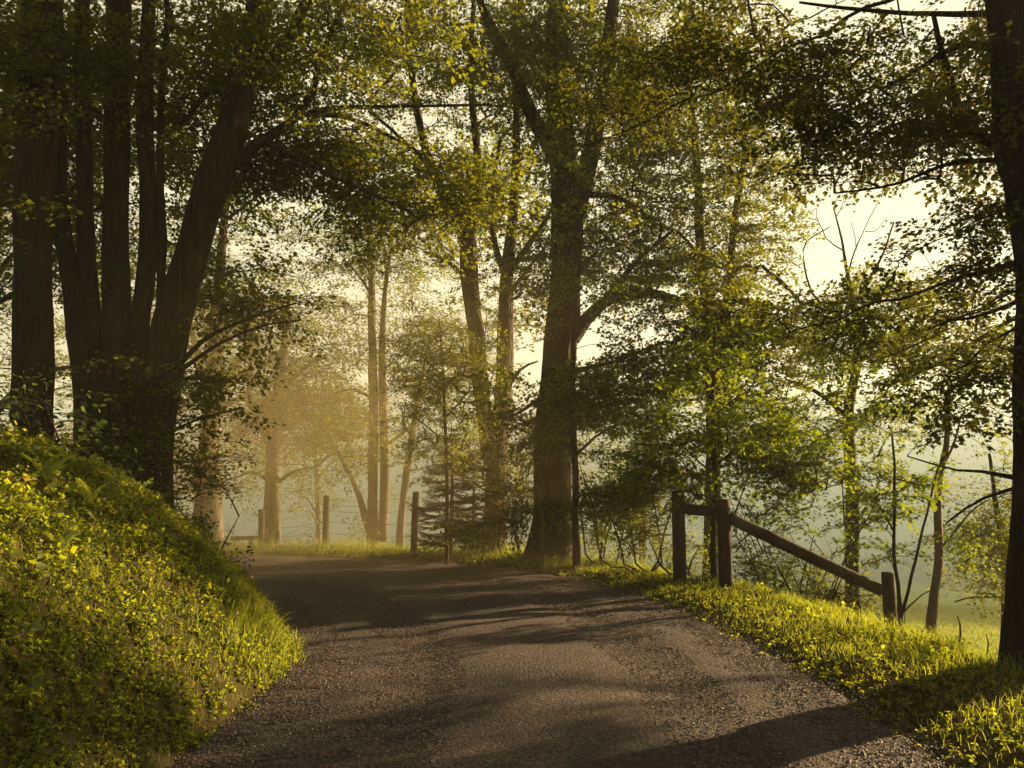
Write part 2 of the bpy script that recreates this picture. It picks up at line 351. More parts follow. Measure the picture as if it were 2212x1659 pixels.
def spray_template(shape, nleaf, size, L=.75, flat=.22, droop=.15):
    """a leafy branchlet about L long along +x: fine twigs and separate leaves"""
    mb = MB(); tw = []
    main = np.array([[t * L, .04 * math.sin(t * 5), -droop * t * t * L] for t in np.linspace(0, 1, 5)]); tw.append(main)
    for i in range(6):
        t = .15 + .13 * i; s = (-1) ** i; b = np.array([t * L, 0, -droop * t * t * L]); ln = L * (.55 - .28 * t) * rng.uniform(.7, 1.2)
        a = rng.uniform(.6, 1.0); d = np.array([math.cos(a), s * math.sin(a), rng.uniform(-.15, .2)]) * ln
        tw.append(np.array([b, b + d * .5 + [0, 0, .02], b + d]))
    for k, p in enumerate(tw):
        tube(mb, p, np.linspace(.004 if k == 0 else .0025, .0012, len(p)), 3, 0)
    ti = rng.choice(len(tw), nleaf, p=np.array([2.] + [1] * 6) / 8); pos = []; dr = []
    for k in ti:
        p = tw[k]; u = rng.uniform(.1, 1) * (len(p) - 1); i = min(int(u), len(p) - 2); q = p[i] * (1 - u + i) + p[i + 1] * (u - i)
        d = nrm(p[i + 1] - p[i]); a = rng.uniform(-1.5, 1.5)
        d = np.array([d[0] * math.cos(a) - d[1] * math.sin(a), d[0] * math.sin(a) + d[1] * math.cos(a), rng.normal(-.25, .35)])
        pos.append(q + rng.normal(0, 1, 3) * [.02, .02, .02 + flat * .15]); dr.append(d)
    nor = np.array([0, 0, 1]) + rng.normal(0, .45, (nleaf, 3))
    v, f = leaves(np.array(pos), np.array(dr), nor, size * rng.uniform(.6, 1.25, nleaf), shape)
    return mb, (v, f)
def make_templates(shape, nleaf, size, L=.75, k=5, **kw):
    out = []
    for _ in range(k):
        mb, (v, f) = spray_template(shape, nleaf, size, L, **kw)
        tv = np.vstack(mb.v); tf = np.vstack([q for q, m in mb.f]); out.append((tv, tf, v, f))
    return out
def place(mb, temps, pos, dirs, scale, tilt=.25):
    """copies of the templates joined into the mesh of ONE crown"""
    n = len(pos); pick = rng.integers(0, len(temps), n)
    d = nrm(dirs); nor = np.array([0, 0, 1.]) + rng.normal(0, tilt, (n, 3)); B = basis(d, nor)
    for t, (tv, tf, lv, lf) in enumerate(temps):
        m = pick == t; c = int(m.sum())
        if not c: continue
        for V0, F0, mi in ((tv, tf, 0), (lv, lf, 1)):
            V = np.einsum('nij,kj->nki', B[m], V0) * scale[m][:, None, None] + pos[m][:, None]
            mb.add(V.reshape(-1, 3), (F0[None] + (np.arange(c) * len(V0))[:, None, None]).reshape(-1, F0.shape[1]), mi)
TEMP = {
    "maple": make_templates("lobed", 30, .085, .72),
    "maple_small": make_templates("kite", 64, .060, .72),
    "beech": make_templates("kite", 56, .066, .75, flat=.1),
    "big": make_templates("oval", 22, .10, .6),
    "feather": make_templates("kite", 60, .062, .85, flat=.5, droop=.45),
    "shrub": make_templates("oval", 34, .060, .5, flat=.6),
    "bramble": make_templates("oval", 30, .075, .5, flat=.7),
}

# openings in the leaves through which the low sun reaches the bank, the verge and the lane: (x, y, z, radius)
GAPS = [(-4, 12.5, 3.2, .5), (-2.4, 12.6, 2.2, .5), (-6, 15, 3, .6), (-3.6, 15, 2.6, .5), (-1.2, 13.9, 2.6, .8), (-1.6, 13.6, 4.0, .6), (-3, 13, 1.6, .5), (-5, 14, 2.2, .5), (-1, 11.5, 1.2, .35), (-3.5, 11, 2.8, .4), (-2.8, 5.2, 1.0, .6), (-3.3, 5.9, 1.4, .6), (-2.6, 6.3, .8, .7), (-2.2, 7.1, .4, .6), (3.3, 8.4, .1, .5), (2.3, 9.9, .1, .45), (3.9, 6.6, .1, .45),
        (-3.2, 15.8, .2, .6), (-4.8, 15.9, .2, .6), (-1.6, 15.3, .2, .5), (.9, 9.6, 0, .25), (-.6, 8.0, 0, .2), (.4, 6.9, 0, .15), (1.7, 6.0, 0, .2), (-.5, 11.5, 0, .3), (1.2, 12.6, .1, .4)]
def land_at(px, py):
    """point of the land seen in this direction"""
    d = np.linspace(3, 22, 900); pts = np.array([P(px, py, q) for q in d]); z = gz(pts[:, 0], pts[:, 1]); h = pts[:, 2] < z
    p = pts[np.argmax(h)].copy(); return p
GAPS = [g for g in GAPS if not (g[0] < -2 and g[1] < 8)]
for px in range(0, 640, 55):
    for o in (45, 125, 205):
        q = land_at(px, 985 + px * .70 + o)
        if q[0] < -1.7: GAPS.append((*q, .22))
for px, py in [(1300, 1265), (1400, 1300), (1480, 1330), (1560, 1350), (1650, 1385), (1900, 1480), (2120, 1600), (1620, 1330), (560, 1405), (610, 1400), (635, 1375), (570, 1450), (520, 1420), (600, 1200), (700, 1195), (800, 1200), (1210, 1245)]:
    q = land_at(px, py); GAPS.append((*q, .33))
def sun_gaps(t, keep=.06):
    if not len(t): return t
    ok = np.ones(len(t), bool); S = np.array(SD)
    for (x, y, z, r) in GAPS:
        v = t - np.array([x, y, z]); a = v @ S; p = np.linalg.norm(v - a[:, None] * S, axis=1)
        ok &= ~((a > .6) & (p < r + .22) & (rng.random(len(t)) > keep))
    return t[ok]
def shade(n, x0, x1, y0, y1, t0, t1):
    """leafy boughs standing between the low sun and a shaded stretch of land"""
    x = rng.uniform(x0, x1, n); y = rng.uniform(y0, y1, n); t = rng.uniform(t0, t1, n); return np.stack([x, y, gz(x, y) + .1], -1) + t[:, None] * np.array(SD)
def shade_px(n, f, t0, t1):
    out = []
    while len(out) < n:
        px = rng.uniform(0, 560); py = rng.uniform(880, 1640)
        if not f(px, py): continue
        q = land_at(px, py)
        if q[0] > -1.6 or q[1] > 12.5: continue
        out.append(q + rng.uniform(t0, t1) * np.array(SD) + [0, 0, .1])
    return np.array(out)
def grow(skel, targets, mb, lim=.05):
    """join every leafy tip to the nearest wood with a curved twig; thickness follows what it carries"""
    S = skel[:, :3].copy(); R = skel[:, 3].copy(); own = np.full(len(S), -1)
    if not len(targets): return np.zeros((0, 3)), np.zeros((0, 3))
    d0 = np.array([np.min(np.sum((S - t) ** 2, 1)) for t in targets]); tg = targets[np.argsort(d0)]
    paths = []; par = []; tips = []; dirs = []
    buf = np.zeros((len(S) + len(tg) * 8, 3)); buf[:len(S)] = S; ob = np.full(len(buf), -1); nb = len(S); rb = np.full(len(buf), .01); rb[:nb] = R
    for k, t in enumerate(tg):
        dd = buf[:nb] - t; dist = np.sqrt((dd ** 2).sum(1)); pen = dist + .35 * np.maximum(dd[:, 2], 0)
        j = int(np.argmin(pen)); p = buf[j]; L = dist[j] + 1e-6; v = t - p
        h = np.array([v[0], v[1], 0.]); cpt = p + v * .5 + np.array([0, 0, .12 * L]) + rng.normal(0, .07 * L, 3)
        m = int(np.clip(L / .22, 3, 7)); u = np.linspace(0, 1, m + 1)[:, None]
        q = p * (1 - u) ** 2 + cpt * 2 * u * (1 - u) + t * u ** 2
        paths.append(q); par.append(ob[j]); tips.append(t); e = q[-1] - q[-2]; e[2] *= .4
        dirs.append(nrm(e + 1e-6)); c = q[1:]; buf[nb:nb + m] = c; ob[nb:nb + m] = k; nb += m
    cnt = np.ones(len(paths))
    for k in range(len(paths) - 1, -1, -1):
        if par[k] >= 0: cnt[par[k]] += cnt[k]
    for k, q in enumerate(paths):
        rb_ = min(.0042 * cnt[k] ** .5 + .0015, lim); ln = len(q)
        tube(mb, q, np.linspace(rb_, max(.0025, rb_ * .45), ln), 5 if rb_ > .012 else 4, 0)
    return np.array(tips), np.array(dirs)
def blob_targets(blobs, use_mask=True, layered=True):
    """blobs: (px,py,rx,ry,depth,ddepth,n) -> points in the crown's volume"""
    out = []
    for (px, py, rx, ry, d, dd, n) in blobs:
        n = int(n * (1.75 if d < 17 else 1.6)); m = int(n * 3.6); a = rng.normal(0, .52, (m, 3)); a = a[(np.abs(a) < 1.15).all(1)]
        X = px + a[:, 0] * rx; Y = py + a[:, 1] * ry; D = d + a[:, 2] * dd
        if use_mask: k = rng.random(len(X)) < mask(X, Y); X, Y, D = X[k], Y[k], D[k]
        wx = (X - CX) / F * D; wz = (1030 - Y) / F * D; ph = rng.uniform(0, 6.28, 3)
        lay = np.sin(wz * 6.0 + 1.2 * np.sin(wx * 1.1 + ph[0]) + ph[1]) + .9 * np.sin(wx * 2.0 + D * 1.7 + ph[2]) + .5 * np.sin(wx * 4.1 - wz * 2.3)
        k = (lay > -.45) | (not layered); X, Y, D = X[k], Y[k], D[k]
        for x, y, z in list(zip(X, Y, D))[:n]:
            p = P(x, y, z)
            if p[2] > gz1(p[0], p[1]) + .15: out.append(p)
    return np.array(out) if out else np.zeros((0, 3))
def line(pts, d0, base=None):
    """traced limb: (px,py,width_px[,depth]) -> (x,y,z,r)"""
    out = []
    for q in pts:
        d = q[3] if len(q) > 3 else d0; p = P(q[0], q[1], d)
        zc = p[1] * cp + (p[2] - EYE) * sp; out.append([*p, q[2] / 2 / F * zc])
    out = np.array(out)
    if base is not None: out = np.vstack([[*base, out[0, 3] * 1.15], out])
    return out
def tree(name, label, cat, trunks, d, blobs, temp, lmat, extra=None, wf=1.0, base=None, bark=None, scale=(.75, 1.25), group=None, lay=True, use_mask=True, flare=.5, step=.12, targets=None, lim=.05, tilt=.25, sides=18):
    """trunks: list of limbs; the first starts at the ground"""
    bark = bark or BARK
    bp = base if base is not None else ground_at(trunks[0][0][0], trunks[0][0][3] if len(trunks[0][0]) > 3 else d)
    root = empty(name, bp); tag(root, label, cat, group)
    tm = MB(); sk = []
    for i, t in enumerate(trunks):
        L = line(t, d) if not isinstance(t, np.ndarray) else t
        if wf != 1.0: L[:, 3] *= wf
        if i == 0:
            L = np.vstack([[bp[0], bp[1], bp[2] - .25, L[0, 3] * 1.1], L[L[:, 2] > bp[2] + .15]]) if not isinstance(t, np.ndarray) else L
        L = resample(L, step if L[:, 3].max() > .05 else .2)
        L[:, :2] += np.cumsum(rng.normal(0, .006, (len(L), 2)), 0) * (0.5 if L[:, 3].max() > .1 else 1)
        big = L[:, 3].max()
        tube(tm, L[:, :3], L[:, 3], sides if big > .1 else (10 if big > .04 else 7), 0, bark=.085 if big > .05 else .04, flare=flare if i == 0 else 0)
        sk.append(L)
    tm.build("trunk", bark, root, loc=bp)
    sk = np.vstack(sk); hi = sk[sk[:, 2] > bp[2] + .6]; sk = hi if len(hi) > 8 else sk
    tg = blob_targets(blobs, use_mask, lay) if targets is None else targets
    tg = sun_gaps(tg) if lay else tg
    if extra is not None: tg = np.vstack([tg, sun_gaps(extra)])
    if len(tg):
        cm = MB(); tips, dirs = grow(sk, tg, cm, lim)
        dirs = dirs + rng.normal(0, .35, dirs.shape) * [1, 1, .4]
        place(cm, TEMP[temp], tips - dirs * .1, dirs, rng.uniform(*scale, len(tips)), tilt)
        cm.build("crown", [TWIG, lmat], root, smooth='bark', loc=bp)
    return root

# ------------------------------------------------------------------ trees on the bank
tree("tall_tree", "straight dark trunk at the far left of the bank, apart from the cluster of stems", "tree",
     [[(66, 880, 78), (70, 600, 74), (76, 400, 74), (90, 150, 78), (100, -100, 72), (115, -500, 60), (120, -1000, 35)],
      [(72, 620, 16), (20, 640, 12), (-60, 700, 8)], [(85, 250, 24), (30, 120, 18), (-60, 20, 12)], [(95, 30, 20), (170, -60, 14), (260, -120, 8)]],
     9.0, [(40, 250, 260, 380, 10.2, .9, 110), (60, 100, 200, 160, 8.6, .3, 20), (100, -500, 500, 450, 9, 2.5, 130), (-150, 500, 200, 400, 9, 2, 50)], "maple_small", L_OLIVE)
tree("multi_stemmed_tree", "big dark cluster of stems on the bank, its thickest stem leaning right over the lane", "tree",
     [[(318, 985, 125), (345, 850, 104), (372, 700, 94), (418, 550, 90), (452, 420, 86), (498, 290, 82), (535, 150, 76), (565, 20, 68), (590, -200, 58), (640, -700, 36)],
      [(262, 990, 120), (256, 800, 88), (246, 600, 68), (247, 300, 64), (250, 0, 60), (255, -500, 45), (260, -1000, 25)],
      [(212, 985, 110), (196, 800, 92), (165, 650, 62), (125, 450, 42), (118, 200, 36), (105, -200, 30)],
      [(215, 750, 50), (190, 600, 44), (183, 400, 40), (178, 150, 38), (170, -200, 30)],
      [(305, 960, 80), (300, 750, 52), (322, 520, 46), (312, 250, 42), (320, 0, 34), (330, -500, 24)],
      [(348, 800, 24), (342, 500, 22), (344, 250, 18), (352, 0, 14)],
      [(560, 160, 46), (600, 115, 36), (640, 50, 30), (700, -60, 22), (800, -200, 14)],
      [(510, 350, 40), (560, 310, 30), (620, 265, 24), (670, 200, 20), (700, 110, 16), (745, 10, 12)],
      [(620, 262, 18), (700, 236, 13, 9.8), (850, 230, 9, 10), (1060, 228, 6, 10.4)],
      [(640, 245, 15), (750, 255, 12, 10), (840, 295, 10, 10.2), (930, 345, 7, 10.5)],
      [(560, 300, 16), (700, 370, 11, 9.5), (850, 440, 7, 9.2)],
      [(385, 790, 18), (440, 735, 12), (520, 695, 9), (640, 655, 5)], [(390, 800, 14), (470, 745, 9), (560, 705, 6), (650, 690, 4)],
      [(352, 940, 9), (430, 905, 6), (520, 880, 4)],
      [(515, 240, 22), (460, 195, 16), (400, 260, 12), (370, 270, 9)], [(440, 430, 16), (500, 330, 8), (400, 330, 6)]],
     9.6, [(200, 300, 240, 330, 11.2, 1.1, 230), (150, 150, 240, 160, 8.9, .4, 40), (480, 180, 240, 230, 10.6, .9, 130), (560, 100, 200, 140, 9, .4, 30), (640, 330, 240, 140, 10.2, .8, 110), (880, 420, 200, 110, 10, .7, 70),
           (500, 640, 200, 120, 10.4, 1, 45), (400, 800, 90, 100, 9.8, .7, 14), (250, 780, 140, 130, 9.0, .5, 3), (600, -300, 600, 300, 9.5, 2.5, 140), (780, 90, 180, 130, 9.6, 1, 60), (450, 900, 80, 80, 10, .5, 7)],
     "maple_small", L_OLIVE, lim=.04, wf=.80)
# ------------------------------------------------------------------ hazy trees past the bend
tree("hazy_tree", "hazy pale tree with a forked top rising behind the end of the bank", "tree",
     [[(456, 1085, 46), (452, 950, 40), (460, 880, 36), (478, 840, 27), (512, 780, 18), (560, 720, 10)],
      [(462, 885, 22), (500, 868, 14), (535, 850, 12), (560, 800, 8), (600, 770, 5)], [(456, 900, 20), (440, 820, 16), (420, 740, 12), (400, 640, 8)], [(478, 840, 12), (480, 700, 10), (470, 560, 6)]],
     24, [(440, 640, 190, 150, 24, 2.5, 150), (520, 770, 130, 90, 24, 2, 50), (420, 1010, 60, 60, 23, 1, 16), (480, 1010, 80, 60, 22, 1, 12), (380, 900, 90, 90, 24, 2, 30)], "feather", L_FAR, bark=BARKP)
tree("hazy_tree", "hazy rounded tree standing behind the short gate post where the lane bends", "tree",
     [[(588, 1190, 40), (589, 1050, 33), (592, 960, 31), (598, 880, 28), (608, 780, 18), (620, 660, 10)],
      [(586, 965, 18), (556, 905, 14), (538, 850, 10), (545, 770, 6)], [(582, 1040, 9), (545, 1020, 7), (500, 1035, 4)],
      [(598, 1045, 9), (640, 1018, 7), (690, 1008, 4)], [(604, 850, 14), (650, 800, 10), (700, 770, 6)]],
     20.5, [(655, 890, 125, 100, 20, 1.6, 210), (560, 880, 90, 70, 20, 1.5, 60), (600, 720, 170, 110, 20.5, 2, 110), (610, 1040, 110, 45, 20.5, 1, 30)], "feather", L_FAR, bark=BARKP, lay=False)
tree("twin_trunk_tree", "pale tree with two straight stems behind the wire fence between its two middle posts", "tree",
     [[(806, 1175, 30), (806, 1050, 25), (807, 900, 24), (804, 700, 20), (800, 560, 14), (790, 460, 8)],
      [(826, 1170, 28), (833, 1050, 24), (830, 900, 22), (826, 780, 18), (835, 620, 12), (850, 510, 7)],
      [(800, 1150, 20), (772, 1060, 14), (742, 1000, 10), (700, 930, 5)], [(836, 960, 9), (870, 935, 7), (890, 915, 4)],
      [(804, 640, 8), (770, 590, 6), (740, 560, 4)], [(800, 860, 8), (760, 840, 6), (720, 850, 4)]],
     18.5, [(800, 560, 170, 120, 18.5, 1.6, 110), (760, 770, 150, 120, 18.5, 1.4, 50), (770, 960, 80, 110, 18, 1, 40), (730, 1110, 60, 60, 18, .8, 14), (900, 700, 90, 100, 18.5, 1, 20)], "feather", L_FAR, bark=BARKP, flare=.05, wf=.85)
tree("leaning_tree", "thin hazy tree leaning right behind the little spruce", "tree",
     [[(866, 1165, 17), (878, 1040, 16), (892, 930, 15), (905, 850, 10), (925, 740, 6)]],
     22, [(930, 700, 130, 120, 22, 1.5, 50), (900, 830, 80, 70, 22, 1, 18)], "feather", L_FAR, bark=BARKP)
# ------------------------------------------------------------------ the trees between lane and valley
tree("forked_tree", "dark trunk that forks into two tall limbs, left neighbour of the biggest trunk", "tree",
     [[(1066, 1205, 58), (1070, 1050, 50), (1075, 950, 48), (1088, 820, 42), (1090, 700, 40), (1092, 600, 34), (1104, 470, 26), (1112, 330, 20), (1110, 150, 16), (1115, -100, 12)],
      [(1064, 1000, 44), (1040, 850, 42), (1028, 720, 42), (1016, 620, 44), (1010, 520, 42), (985, 460, 34), (950, 400, 26), (915, 300, 20), (890, 150, 16), (880, 0, 14), (880, -200, 10)],
      [(1018, 520, 26), (1030, 350, 20), (1018, 200, 16), (1020, 40, 12), (1030, -100, 10)],
      [(1092, 600, 20), (1120, 560, 18), (1160, 500, 14), (1200, 440, 8)], [(1095, 640, 14), (1140, 580, 10), (1180, 530, 6)],
      [(1000, 590, 14), (960, 560, 10), (920, 545, 8)], [(1090, 590, 18), (1070, 520, 16), (1065, 430, 12), (1085, 300, 9)],
      [(935, 370, 14), (870, 300, 10), (800, 240, 8)], [(1085, 860, 12), (1120, 800, 8), (1160, 780, 4)]],
     15, [(960, 400, 190, 120, 15.6, 1.2, 150), (1060, 150, 220, 190, 15, 2, 170), (870, 200, 120, 200, 15, 1.5, 60), (1080, 620, 130, 170, 14.8, 1.3, 70),
          (980, -250, 400, 200, 15, 2.5, 90), (1040, 820, 90, 110, 14.4, .8, 40), (1100, 1000, 80, 120, 14.6, .6, 36)], "beech", L_OLIVE, lim=.04, wf=.85, flare=.25)
tree("great_tree", "biggest trunk past the bend of the lane, with a thick limb arching to the right", "tree",
     [[(1188, 1218, 112), (1192, 1120, 100), (1195, 950, 96), (1205, 800, 90), (1215, 680, 84), (1220, 550, 80), (1216, 400, 78), (1206, 300, 68), (1196, 150, 60), (1202, 0, 50), (1210, -300, 24)],
      [(1235, 480, 56), (1265, 380, 48), (1290, 260, 42), (1310, 130, 38), (1325, 0, 32), (1350, -250, 20)],
      [(1195, 330, 44), (1150, 250, 36), (1100, 130, 28), (1050, 30, 22), (1000, -120, 14)],
      [(1235, 730, 46), (1275, 680, 34), (1320, 645, 28), (1400, 634, 26), (1470, 650, 22), (1550, 655, 20), (1620, 652, 16), (1700, 670, 10)],
      [(1290, 668, 22), (1330, 620, 16), (1380, 560, 12), (1450, 500, 8)], [(1265, 420, 18), (1340, 430, 12), (1420, 480, 8)],
      [(1300, 200, 20), (1400, 130, 14), (1520, 60, 9)], [(1180, 850, 13), (1130, 885, 9), (1090, 905, 5)],
      [(1240, 800, 12), (1330, 780, 9), (1430, 740, 6)], [(1225, 620, 12), (1290, 540, 8)]],
     14, [(1240, 120, 260, 200, 14.3, 1.8, 260), (1400, 350, 230, 180, 14.8, 1.2, 170), (1400, 570, 220, 130, 14.6, 1.1, 150), (1500, 700, 250, 90, 14, 1.1, 150),
          (1310, 830, 120, 130, 14, .8, 70), (1230, 380, 80, 130, 12.8, .5, 24), (1250, -300, 500, 250, 14, 3, 120)], "beech", L_OLIVE, lim=.05, wf=.83, flare=.25)
tree("thin_tree", "slender straight tree close to the right side of the biggest trunk", "tree",
     [[(1246, 1218, 17), (1247, 1050, 15), (1245, 850, 13), (1250, 700, 10), (1262, 560, 7)], [(1247, 980, 7), (1290, 940, 5), (1330, 920, 3)], [(1246, 900, 7), (1200, 860, 5)]],
     12.8, [(1290, 900, 120, 150, 12.8, .8, 60), (1260, 640, 70, 100, 12.8, .6, 16), (1120, 900, 70, 150, 13.3, .3, 36), (1190, 620, 50, 190, 13.0, .25, 22)], "beech", L_GREEN)
tree("mossy_tree", "upright tree rising behind the left posts of the log rail", "tree",
     [[(1538, 1230, 36), (1540, 1050, 32), (1541, 850, 28), (1530, 700, 24), (1512, 540, 20), (1505, 380, 17), (1490, 200, 13), (1480, 20, 9)],
      [(1542, 760, 18), (1572, 640, 16), (1585, 520, 16), (1602, 400, 14), (1610, 320, 13), (1595, 230, 11), (1590, 80, 8)],
      [(1608, 335, 8), (1640, 280, 7), (1670, 230, 4)], [(1515, 560, 9), (1460, 500, 7), (1400, 480, 4)], [(1540, 900, 10), (1600, 860, 7), (1660, 850, 4)]],
     15.2, [(1560, 480, 180, 180, 15.2, 1.3, 130), (1520, 150, 200, 180, 15, 1.5, 110), (1620, 300, 120, 150, 15, 1, 50), (1560, 820, 150, 130, 14.6, 1, 70), (1500, -200, 300, 160, 15, 2, 40)], "beech", L_OLIVE, bark=BARK, extra=shade_px(250, lambda a, b: b < 985 + a * .70 - 12 and not (a > 500 and b > 1320), 8.5, 13))
tree("valley_side_tree", "tree rooted on the slope below the sloping log, with bare twigs at its top", "tree",
     [[(1838, 1180, 30), (1838, 1060, 26), (1830, 900, 22), (1850, 780, 18), (1845, 680, 14), (1828, 580, 7), (1815, 510, 4.5), (1800, 450, 2.5)],
      [(1828, 600, 4), (1850, 540, 3), (1868, 500, 2), (1900, 440, 1.5)], [(1820, 540, 3), (1785, 515, 2.2), (1770, 480, 1.8), (1745, 470, 1.3)], [(1850, 540, 2), (1846, 505, 1.5), (1838, 480, 1.2)], [(1868, 500, 1.8), (1895, 498, 1.4), (1915, 470, 1)], [(1805, 470, 2), (1822, 440, 1.5), (1818, 410, 1)], [(1770, 485, 1.6), (1762, 455, 1.2), (1775, 430, .9)], [(1742, 520, 2), (1722, 500, 1.4), (1715, 470, 1)],
      [(1838, 700, 8), (1760, 640, 5), (1735, 560, 3.5), (1742, 520, 3), (1790, 490, 2)], [(1845, 650, 7), (1900, 560, 5), (1930, 480, 3)], [(1835, 940, 12), (1900, 880, 8), (1960, 850, 5)],
      [(1832, 900, 12), (1770, 850, 9), (1700, 820, 5)]],
     16.5, [(1830, 750, 190, 110, 16.5, 1.3, 130), (1760, 900, 150, 110, 16, 1, 70), (1900, 650, 90, 60, 16.5, 1, 26), (1900, 930, 90, 90, 16, 1, 26)], "beech", L_GREEN)
tree("birch_tree", "pale thin trunk standing between the sloping log and the dark right trunk", "tree",
     [[(2014, 1392, 24), (2022, 1290, 20), (2034, 1200, 18), (2030, 1080, 15), (2045, 960, 12), (2052, 860, 9), (2060, 740, 6)],
      [(2040, 1000, 6), (2062, 950, 5), (2075, 900, 3)], [(2034, 1130, 6), (1990, 1060, 4), (1930, 1020, 3)], [(2036, 1180, 5), (2090, 1110, 4), (2130, 1080, 3)]],
     12.5, [(2020, 1030, 140, 110, 12.5, .8, 44), (2060, 830, 120, 110, 12.5, .8, 40), (2060, 1150, 70, 60, 12.5, .6, 12)], "maple_small", L_GREEN, bark=BARKP, flare=.2)
tree("v_shaped_sapling", "V-shaped thin sapling growing just right of the lowest rail post", "sapling",
     [[(1945, 1365, 12), (1942, 1310, 9), (1932, 1200, 7), (1930, 1060, 6), (1922, 940, 4)], [(1946, 1345, 8), (1968, 1260, 7), (1995, 1150, 5.5), (2030, 1020, 4), (2070, 960, 3)],
      [(1932, 1150, 4), (1900, 1090, 3), (1860, 1050, 2)], [(1945, 1330, 4), (1985, 1290, 3), (2020, 1270, 2)]],
     10.6, [(1930, 1040, 130, 110, 10.6, .7, 40), (2010, 1040, 100, 90, 10.6, .6, 20), (1890, 960, 130, 90, 10.6, .6, 24)], "maple", L_GREEN, scale=(.6, .95), flare=.1, sides=8, step=.2)
tree("maple_sapling", "slim straight sapling with large leaves just behind the two upright rail posts", "sapling",
     [[(1537, 1235, 11), (1537, 1150, 10), (1540, 1000, 9), (1538, 850, 7), (1545, 700, 5)], [(1540, 1015, 5), (1580, 980, 4), (1640, 945, 3)],
      [(1538, 1020, 5), (1500, 990, 4), (1460, 950, 3)], [(1538, 1090, 4), (1490, 1060, 3)], [(1539, 900, 5), (1600, 850, 3)]],
     11.4, [(1560, 960, 160, 110, 11.4, .8, 56), (1470, 1010, 100, 80, 11.4, .6, 24), (1560, 780, 100, 90, 11.4, .7, 24), (1440, 800, 150, 70, 12, .6, 40)], "maple", L_GREEN, scale=(.6, 1), flare=.1, sides=8, step=.2)
tree("lime_sapling", "slender sapling with glowing yellow-green leaves above the little spruce", "sapling",
     [[(966, 1190, 9), (968, 1050, 8), (962, 900, 7), (958, 780, 5), (950, 690, 3)], [(966, 960, 4), (910, 910, 3), (870, 890, 2)], [(966, 900, 4), (1010, 850, 3)], [(962, 820, 4), (900, 760, 3)]],
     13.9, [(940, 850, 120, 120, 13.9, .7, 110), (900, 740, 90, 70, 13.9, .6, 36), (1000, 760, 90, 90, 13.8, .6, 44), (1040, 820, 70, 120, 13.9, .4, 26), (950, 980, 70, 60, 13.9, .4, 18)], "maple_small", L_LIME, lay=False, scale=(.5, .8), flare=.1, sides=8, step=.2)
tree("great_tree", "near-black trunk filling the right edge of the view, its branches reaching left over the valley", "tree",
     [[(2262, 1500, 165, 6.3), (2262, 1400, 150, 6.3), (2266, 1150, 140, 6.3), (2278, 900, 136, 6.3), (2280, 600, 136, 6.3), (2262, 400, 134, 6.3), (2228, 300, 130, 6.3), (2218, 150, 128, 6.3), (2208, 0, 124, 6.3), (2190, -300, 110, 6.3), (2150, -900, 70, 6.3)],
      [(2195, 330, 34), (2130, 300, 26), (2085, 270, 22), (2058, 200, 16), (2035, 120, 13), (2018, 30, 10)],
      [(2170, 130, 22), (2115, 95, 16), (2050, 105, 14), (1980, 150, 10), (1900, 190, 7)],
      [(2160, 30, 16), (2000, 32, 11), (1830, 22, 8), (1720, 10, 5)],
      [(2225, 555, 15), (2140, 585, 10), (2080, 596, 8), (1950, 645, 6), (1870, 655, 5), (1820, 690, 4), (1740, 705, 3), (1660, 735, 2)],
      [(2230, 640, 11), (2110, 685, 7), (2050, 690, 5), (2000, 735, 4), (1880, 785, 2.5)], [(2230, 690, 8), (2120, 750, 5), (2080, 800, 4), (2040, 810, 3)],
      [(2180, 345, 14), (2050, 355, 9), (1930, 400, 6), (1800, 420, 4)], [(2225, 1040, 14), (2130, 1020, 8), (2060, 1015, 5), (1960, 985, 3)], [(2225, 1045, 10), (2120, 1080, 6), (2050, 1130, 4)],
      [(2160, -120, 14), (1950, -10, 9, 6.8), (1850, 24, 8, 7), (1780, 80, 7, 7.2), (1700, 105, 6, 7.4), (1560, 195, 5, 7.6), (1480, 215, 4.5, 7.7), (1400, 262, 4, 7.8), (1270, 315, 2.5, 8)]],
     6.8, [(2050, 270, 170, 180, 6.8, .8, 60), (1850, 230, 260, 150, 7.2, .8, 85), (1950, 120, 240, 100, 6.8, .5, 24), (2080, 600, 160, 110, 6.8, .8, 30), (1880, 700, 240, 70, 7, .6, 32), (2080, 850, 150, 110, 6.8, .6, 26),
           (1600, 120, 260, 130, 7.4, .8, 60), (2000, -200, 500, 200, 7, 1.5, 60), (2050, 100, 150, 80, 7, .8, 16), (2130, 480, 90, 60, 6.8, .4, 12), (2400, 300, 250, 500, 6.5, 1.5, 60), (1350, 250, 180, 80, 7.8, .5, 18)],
     "maple_small", L_SILHOUETTE, lim=.014, scale=(.55, .95), bark=bark_mat("bark_dark", (.012, .009, .007), (.035, .026, .018)), sides=26)
tree("drooping_tree", "bushy tree low on the slope seen between the pale birch and the dark right trunk", "tree",
     [[(2180, 1340, 20), (2170, 1200, 16), (2150, 1080, 10), (2140, 980, 6)], [(2172, 1220, 7), (2110, 1200, 5), (2070, 1230, 3)], [(2172, 1290, 6), (2100, 1290, 4), (2060, 1300, 3)]],
     15, [(2150, 1180, 60, 90, 15, .9, 60), (2180, 1050, 60, 90, 15, .8, 26)], "feather", L_OLIVE, flare=.2)

